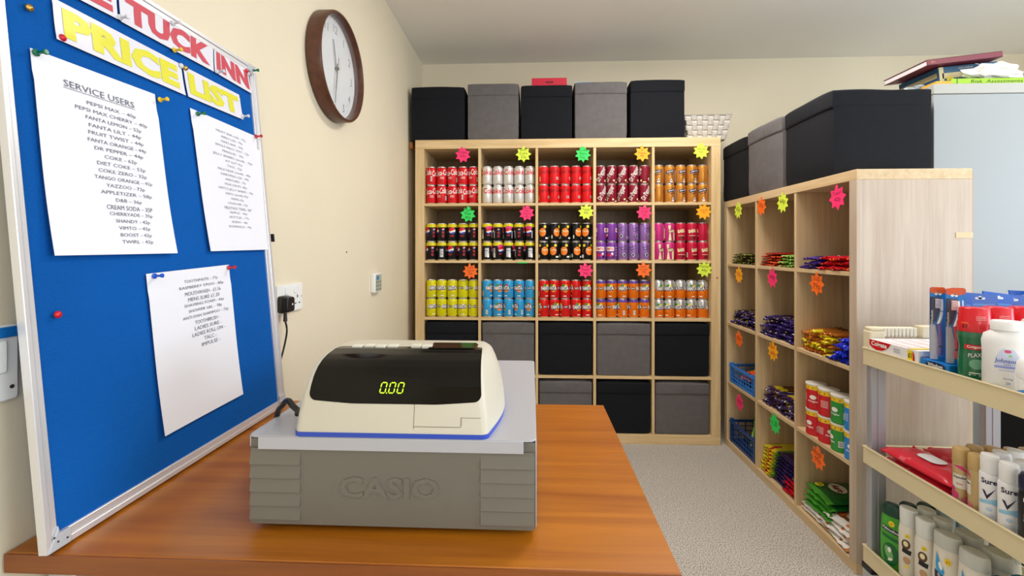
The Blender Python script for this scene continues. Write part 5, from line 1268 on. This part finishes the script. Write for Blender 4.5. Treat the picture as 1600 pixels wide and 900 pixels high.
# roll on
ro = oval([(.020, 0), (.024, .004), (.025, .034), (.0245, .052)], 1, .8, [M_bw]); rc_ = oval([(.0235, .0525), (.0245, .060), (.022, .088), (.014, .100), (.003, .103)], 1, .8, [M_bw], name='cap')
ra = art_on('printed_label', .0252, [(poly([(-.024, .0), (.024, .016), (.024, -.014), (-.024, -.014)]), 0, 0, .024, 0, 0), (T('Sure', w=.018, h=.007, bold=.02), 2, -.002, .0475, 0, 1), (poly([(-.010, 0), (-.003, -.006), (.010, .008), (-.002, -.0015)]), 1, -.002, .034, 0, 1)], [mat('sure_blue', S(70, 140, 214), .35), K_, DRED], 1, .8)
t = empty('roll_on_deodorant', (1.137, 1.074, TF[0] + .0006), R(-45)); b_ = part('bottle', ro, t); part('cap', rc_, t); part('printed_label', ra, b_)
tag(t, 'white roll on deodorant with black tick at the right picture edge', 'deodorant')

# ---- middle tray
wp = pouch(.235, .115, .036, [mat('wipes_red', S(206, 34, 56), .3), mat('wipes_pale', S(220, 90, 100), .3), F_wht], lambda u, v: 1 if noise.noise(Vector((u * 4, v * 3, 3))) > .42 else 0, 2, nu=24, nv=14, cr=.25, seal=.008)
wl = MB(); lay(wl, rrect(.07, .045, .018), lambda u, v: (u, v, .0372), 0, 0, 0); wl = wl.mesh('resealable_flap', [M_bw], 0)
for i, (x, y, z, rz, rx) in enumerate(((1.176, 1.372, .001, 88, 0), (1.176, 1.372, .034, 92, 0), (1.300, 1.375, .001, 90, 0), (1.300, 1.372, .034, 86, 0), (1.425, 1.375, .001, 90, 0))):
    o = link('wipes_packet', wp); o.location = (x, y, TF[1] + z); o.rotation_euler = (0, 0, R(rz)); link('resealable_flap', wl, o)
    tag(o, ('red wet wipes packet at the tray edge, lower of two', 'red wet wipes packet at the tray edge, upper one with white flap', 'red wipes packet in the middle stack, lower one', 'red wipes packet in the middle stack, upper one', 'red wipes packet at the back of the middle tray')[i], 'wet wipes', 'red wipes packets')
M_bei = mat('can_beige', S(200, 172, 122), .35, .3)
im = oval([(.0165, 0), (.0175, .003), (.0175, .122), (.0172, .124)], 1, 1, [M_bei]); ic = oval([(.0172, .1243), (.0178, .126), (.0176, .158), (.0155, .163), (.006, .164)], 1, 1, [mat('cap_beige', S(196, 164, 108), .35)], name='cap')
ia = art_on('printed_design', .0175, [(rect(.030, .036), 0, 0, .078, 0, 0), (poly([(-.014, .010), (.004, .012), (.014, -.004), (0, .002)]), 1, .002, .108, 0, 0), (T('Impulse', w=.026, h=.008, shear=.3, bold=.02), 2, 0, .088, 0, 1), (T('tease', w=.014, h=.005), 1, 0, .072, 0, 1), (ell(.018, .020), 1, -.010, .040, 0, 0), (ell(.016, .024), 3, .012, .030, 0, 0), (ell(.014, .016), 3, -.004, .018, 0, 0)] + [(rect(.012, .014), (1, 3)[k % 2], -.036 + (k % 3) * .010, .020 + .018 * k, 0, 0) for k in range(5)],
    [mat('im_pale', S(222, 214, 204), .35), mat('im_pink', S(206, 50, 120), .35), K_, mat('im_rose', S(206, 110, 130), .35)], cut=.005)
for i, (x, y, rz) in enumerate(((1.134, 1.236, -55), (1.136, 1.196, -130), (1.178, 1.247, -60), (1.218, 1.240, -80), (1.258, 1.232, -40), (1.296, 1.232, -60))):
    t = empty('body_spray', (x, y, TF[1] + .0006), R(rz)); b_ = part('can', im, t); part('cap', ic, t); part('printed_design', ia, b_)
    tag(t, 'beige and pink body spray ' + ('with white label, beside the red wipes', 'at the tray edge beside the white sprays', 'in the back row, first', 'in the back row, second', 'in the back row, third', 'in the back row, fourth')[i], 'body spray', 'beige body sprays')
su = oval([(.021, 0), (.0225, .003), (.0225, .128), (.021, .133)], 1, 1, [mat('spray_white', S(236, 236, 240), .3)]); scp = oval([(.0195, .1335), (.0200, .136), (.0205, .168), (.0185, .178), (.008, .180)], 1, .95, [M_bw], name='cap')
sa = art_on('printed_design', .0225, [(T('Sure', w=.034, h=.013, bold=.03), 0, 0, .116, 0, 1), (poly([(-.015, .004), (-.008, .002), (-.004, -.008), (.015, .012), (-.004, -.018)]), 0, 0, .090, 0, 1), (poly([(-.030, .004), (.030, .018), (.034, -.012), (.0, .0), (-.030, -.004)]), 1, .006, .062, 0, 0), (ell(.014, .010), 2, 0, .048, 0, 0), (rect(.022, .0014), 2, 0, .036, 0, 0), (rect(.018, .0014), 2, 0, .031, 0, 0), (rect(.020, .0014), 2, 0, .018, 0, 0)],
    [mat('sure_ink', S(34, 32, 62), .35), mat('sure_sky', S(150, 200, 230), .35), mat('sure_pale', S(190, 210, 236), .35)], cut=.006)
for i, (x, y, rz) in enumerate(((1.135, 1.163, -50), (1.135, 1.118, -45), (1.180, 1.180, -50), (1.225, 1.190, -50), (1.182, 1.130, -40), (1.270, 1.190, -40))):
    t = empty('spray_deodorant', (x, y, TF[1] + .0006), R(rz)); t.scale = (.86, .86, 1); b_ = part('can', su, t); part('cap', scp, t); part('printed_design', sa, b_)
    tag(t, 'white spray deodorant ' + ('with dark tick, beside the beige sprays', 'with dark tick, beside the black bottle', 'behind, first of the back row', 'behind, second of the back row', 'behind the front pair at the right edge', 'behind, third of the back row')[i], 'deodorant', 'white spray deodorants')
ni = oval([(.022, 0), (.0245, .004), (.025, .12), (.0235, .135)], 1, .9, [mat('nivea_black', S(20, 20, 26), .3)]); nc = oval([(.0235, .1355), (.0245, .138), (.0245, .165), (.020, .174), (.008, .176)], 1, .9, [mat('cap_navy', S(22, 26, 54), .3)], name='cap')
na = art_on('printed_design', .025, [(T('NIVEA\nMEN', w=.036, h=.020, bold=.02), 0, 0, .112, 0, 0), (T('BLACK\nWHITE', w=.036, h=.024, bold=.04), 0, 0, .075, 0, 0), (rect(.012, .024), 0, -.008, .030, 0, 0), (rect(.010, .010), 0, .010, .046, 0, 0)], [W_], 1, .9)
t = empty('black_deodorant', (1.138, 1.068, TF[1] + .0006), R(-45)); b_ = part('can', ni, t); part('cap', nc, t); part('printed_design', na, b_)
tag(t, 'black deodorant bottle with white lettering at the right picture edge', 'deodorant')

# ---- bottom tray
sh = oval([(.030, 0), (.034, .005), (.0345, .10), (.032, .150), (.030, .178)], 1, .58, [mat('shampoo_green', S(70, 168, 46), .3)]); shc = oval([(.0302, .1785), (.0300, .186), (.0275, .205), (.020, .213), (.008, .214)], 1, .6, [mat('cap_forest', S(10, 62, 48), .3)], name='cap')
sha = art_on('printed_label', .0345, [(ell(.016, .018), 0, .004, .158, 0, 2), (T('£1', w=.006, h=.007, bold=.02), 4, .004, .158, 0, 4), (rect(.050, .014), 1, 0, .136, -10, 1), (T('Palmolive', w=.044, h=.008, bold=.02), 2, 0, .137, -10, 2), (rect(.050, .010), 3, 0, .112, -10, 0), (ell(.046, .070), 3, 0, .062, 0, 0), (ell(.020, .044), 5, -.004, .064, 20, 1), (ell(.010, .016), 2, -.002, .075, 0, 2), (ell(.014, .008), 2, .0, .046, 30, 2)],
    [YLW, NAVY, W_, mat('label_green', S(18, 106, 54), .35), RED_, mat('label_mint', S(120, 180, 110), .35)], 1, .58)
for i, (x, y) in enumerate(((1.140, 1.466), (1.194, 1.470), (1.248, 1.470), (1.302, 1.470))):
    t = empty('shampoo_bottle', (x, y, TF[2] + .0006), R(-62)); b_ = part('bottle', sh, t); part('cap', shc, t); part('printed_label', sha, b_)
    tag(t, 'green shampoo bottle with dark cap, ' + ('in front beside the trolley post', 'directly behind the front one', 'third from the tray edge', 'farthest from the tray edge')[i], 'shampoo', 'green shampoo bottles')
M_trl = mat('bottle_cream', S(228, 222, 210), .3)
wb = oval([(.021, 0), (.024, .004), (.0245, .165), (.0215, .185)], 1, .8, [M_trl]); wc = oval([(.0213, .1855), (.0217, .190), (.0225, .232), (.0205, .236), (.008, .2365)], 1, .8, [mat('cap_milky', S(222, 224, 222), .25)], name='cap')
wal = art_on('printed_label', .0245, [(star2d(.008, .005, 9), 0, .004, .158, 0, 1), (T('£1', w=.005, h=.005), 3, .004, .158, 0, 3), (ell(.022, .030), 1, .0, .132, -10, 0), (ell(.012, .016), 2, .0, .134, 0, 1), (rect(.022, .014), 3, .002, .112, -10, 1), (ell(.018, .022), 4, .002, .085, 0, 0), (rect(.012, .006), 0, .002, .066, 0, 0)], [YLW, mat('coco_brown', S(90, 60, 40), .4), CRM, K_, mat('coco_tan', S(190, 150, 110), .4)], 1, .8)
for i, (x, y) in enumerate(((1.137, 1.405), (1.139, 1.350), (1.188, 1.404), (1.190, 1.352))):
    t = empty('body_wash_bottle', (x, y, TF[2] + .0006), R(-60)); b_ = part('bottle', wb, t); part('cap', wc, t); part('printed_label', wal, b_)
    tag(t, 'slim milky white bottle ' + ('with coconut label, beside the green shampoo', 'with brown label, beside the large white bottle', 'behind the one beside the green shampoo', 'behind the one beside the large bottle')[i], 'body wash', 'slim white bottles')
M_bluc = mat('cap_ice', S(176, 196, 206), .12, spec=.7, alpha=.85)
for i, (x, y) in enumerate(((1.240, 1.400), (1.290, 1.395), (1.340, 1.385), (1.390, 1.375))):
    t = empty('clear_capped_bottle', (x, y, TF[2] + .0006)); part('bottle', wb, t); c = link('cap', oval([(.0213, .1855), (.0222, .190), (.0235, .236), (.018, .243), (.007, .2435)], 1, .9, [M_bluc], name='cap'), t)
    tag(t, 'bottle with icy translucent cap, number %d behind the slim white bottles' % (i + 1), 'body wash', 'icy capped bottles')
hb = oval([(.040, 0), (.046, .006), (.0465, .11), (.043, .165), (.041, .195)], 1, .52, [M_trl]); hc = oval([(.0412, .1955), (.0415, .200), (.040, .228), (.036, .233), (.015, .234)], 1, .55, [mat('cap_pearl', S(196, 198, 192), .25)], name='cap')
hal = art_on('printed_label', .046, [(star2d(.012, .008, 10), 0, .016, .166, 0, 2), (T('£1', w=.010, h=.008, bold=.02), 5, .016, .166, 0, 4), (poly([(-.016, .042), (-.006, .020), (.004, .008), (.010, -.006), (.006, -.022), (-.014, -.024), (-.020, .004)]), 1, -.004, .140, 0, 0), (ell(.012, .022), 4, -.006, .146, 15, 1), (poly([(-.028, .012), (.028, -.004), (.026, -.026), (-.028, -.010)]), 2, 0, .118, 0, 1), (T('Simple', w=.034, h=.010, bold=.02), 4, 0, .115, -16, 2), (rect(.036, .030), 3, 0, .076, -8, 0)],
    [YLW, mat('wave_blue', S(60, 160, 220), .3), NAVY, mat('wave_pale', S(150, 205, 235), .35), W_, RED_], 1, .52)
for i, (x, y) in enumerate(((1.146, 1.287), (1.146, 1.213), (1.205, 1.292), (1.205, 1.215), (1.262, 1.255))):
    t = empty('large_shampoo_bottle', (x, y, TF[2] + .0006), R(-72)); t.scale = (.77, .95, 1); b_ = part('bottle', hb, t); part('cap', hc, t); part('printed_label', hal, b_)
    tag(t, 'large flat white shampoo bottle ' + ('with blue wave label, left of its twin', 'with blue wave label, right of its twin', 'behind the left front one', 'behind the right front one', 'third in the back row')[i], 'shampoo', 'large white shampoo bottles')
M_teal = mat('teal_plastic', S(0, 126, 158), .25)
te = oval([(.030, 0), (.033, .005), (.033, .15), (.030, .18)], 1, .6, [M_teal]); tec = oval([(.0302, .1805), (.030, .186), (.028, .210), (.020, .216), (.008, .217)], 1, .6, [mat('teal_cap', S(0, 104, 138), .25)], name='cap')
for i, (x, y) in enumerate(((1.146, 1.135), (1.200, 1.140), (1.146, 1.060))):
    t = empty('teal_bottle', (x, y, TF[2] + .0006), R(-62)); part('bottle', te, t); part('cap', tec, t)
    tag(t, 'teal shampoo bottle ' + ('at the tray edge in the bottom right corner', 'behind the corner one', 'nearest the viewer')[i], 'shampoo', 'teal bottles')
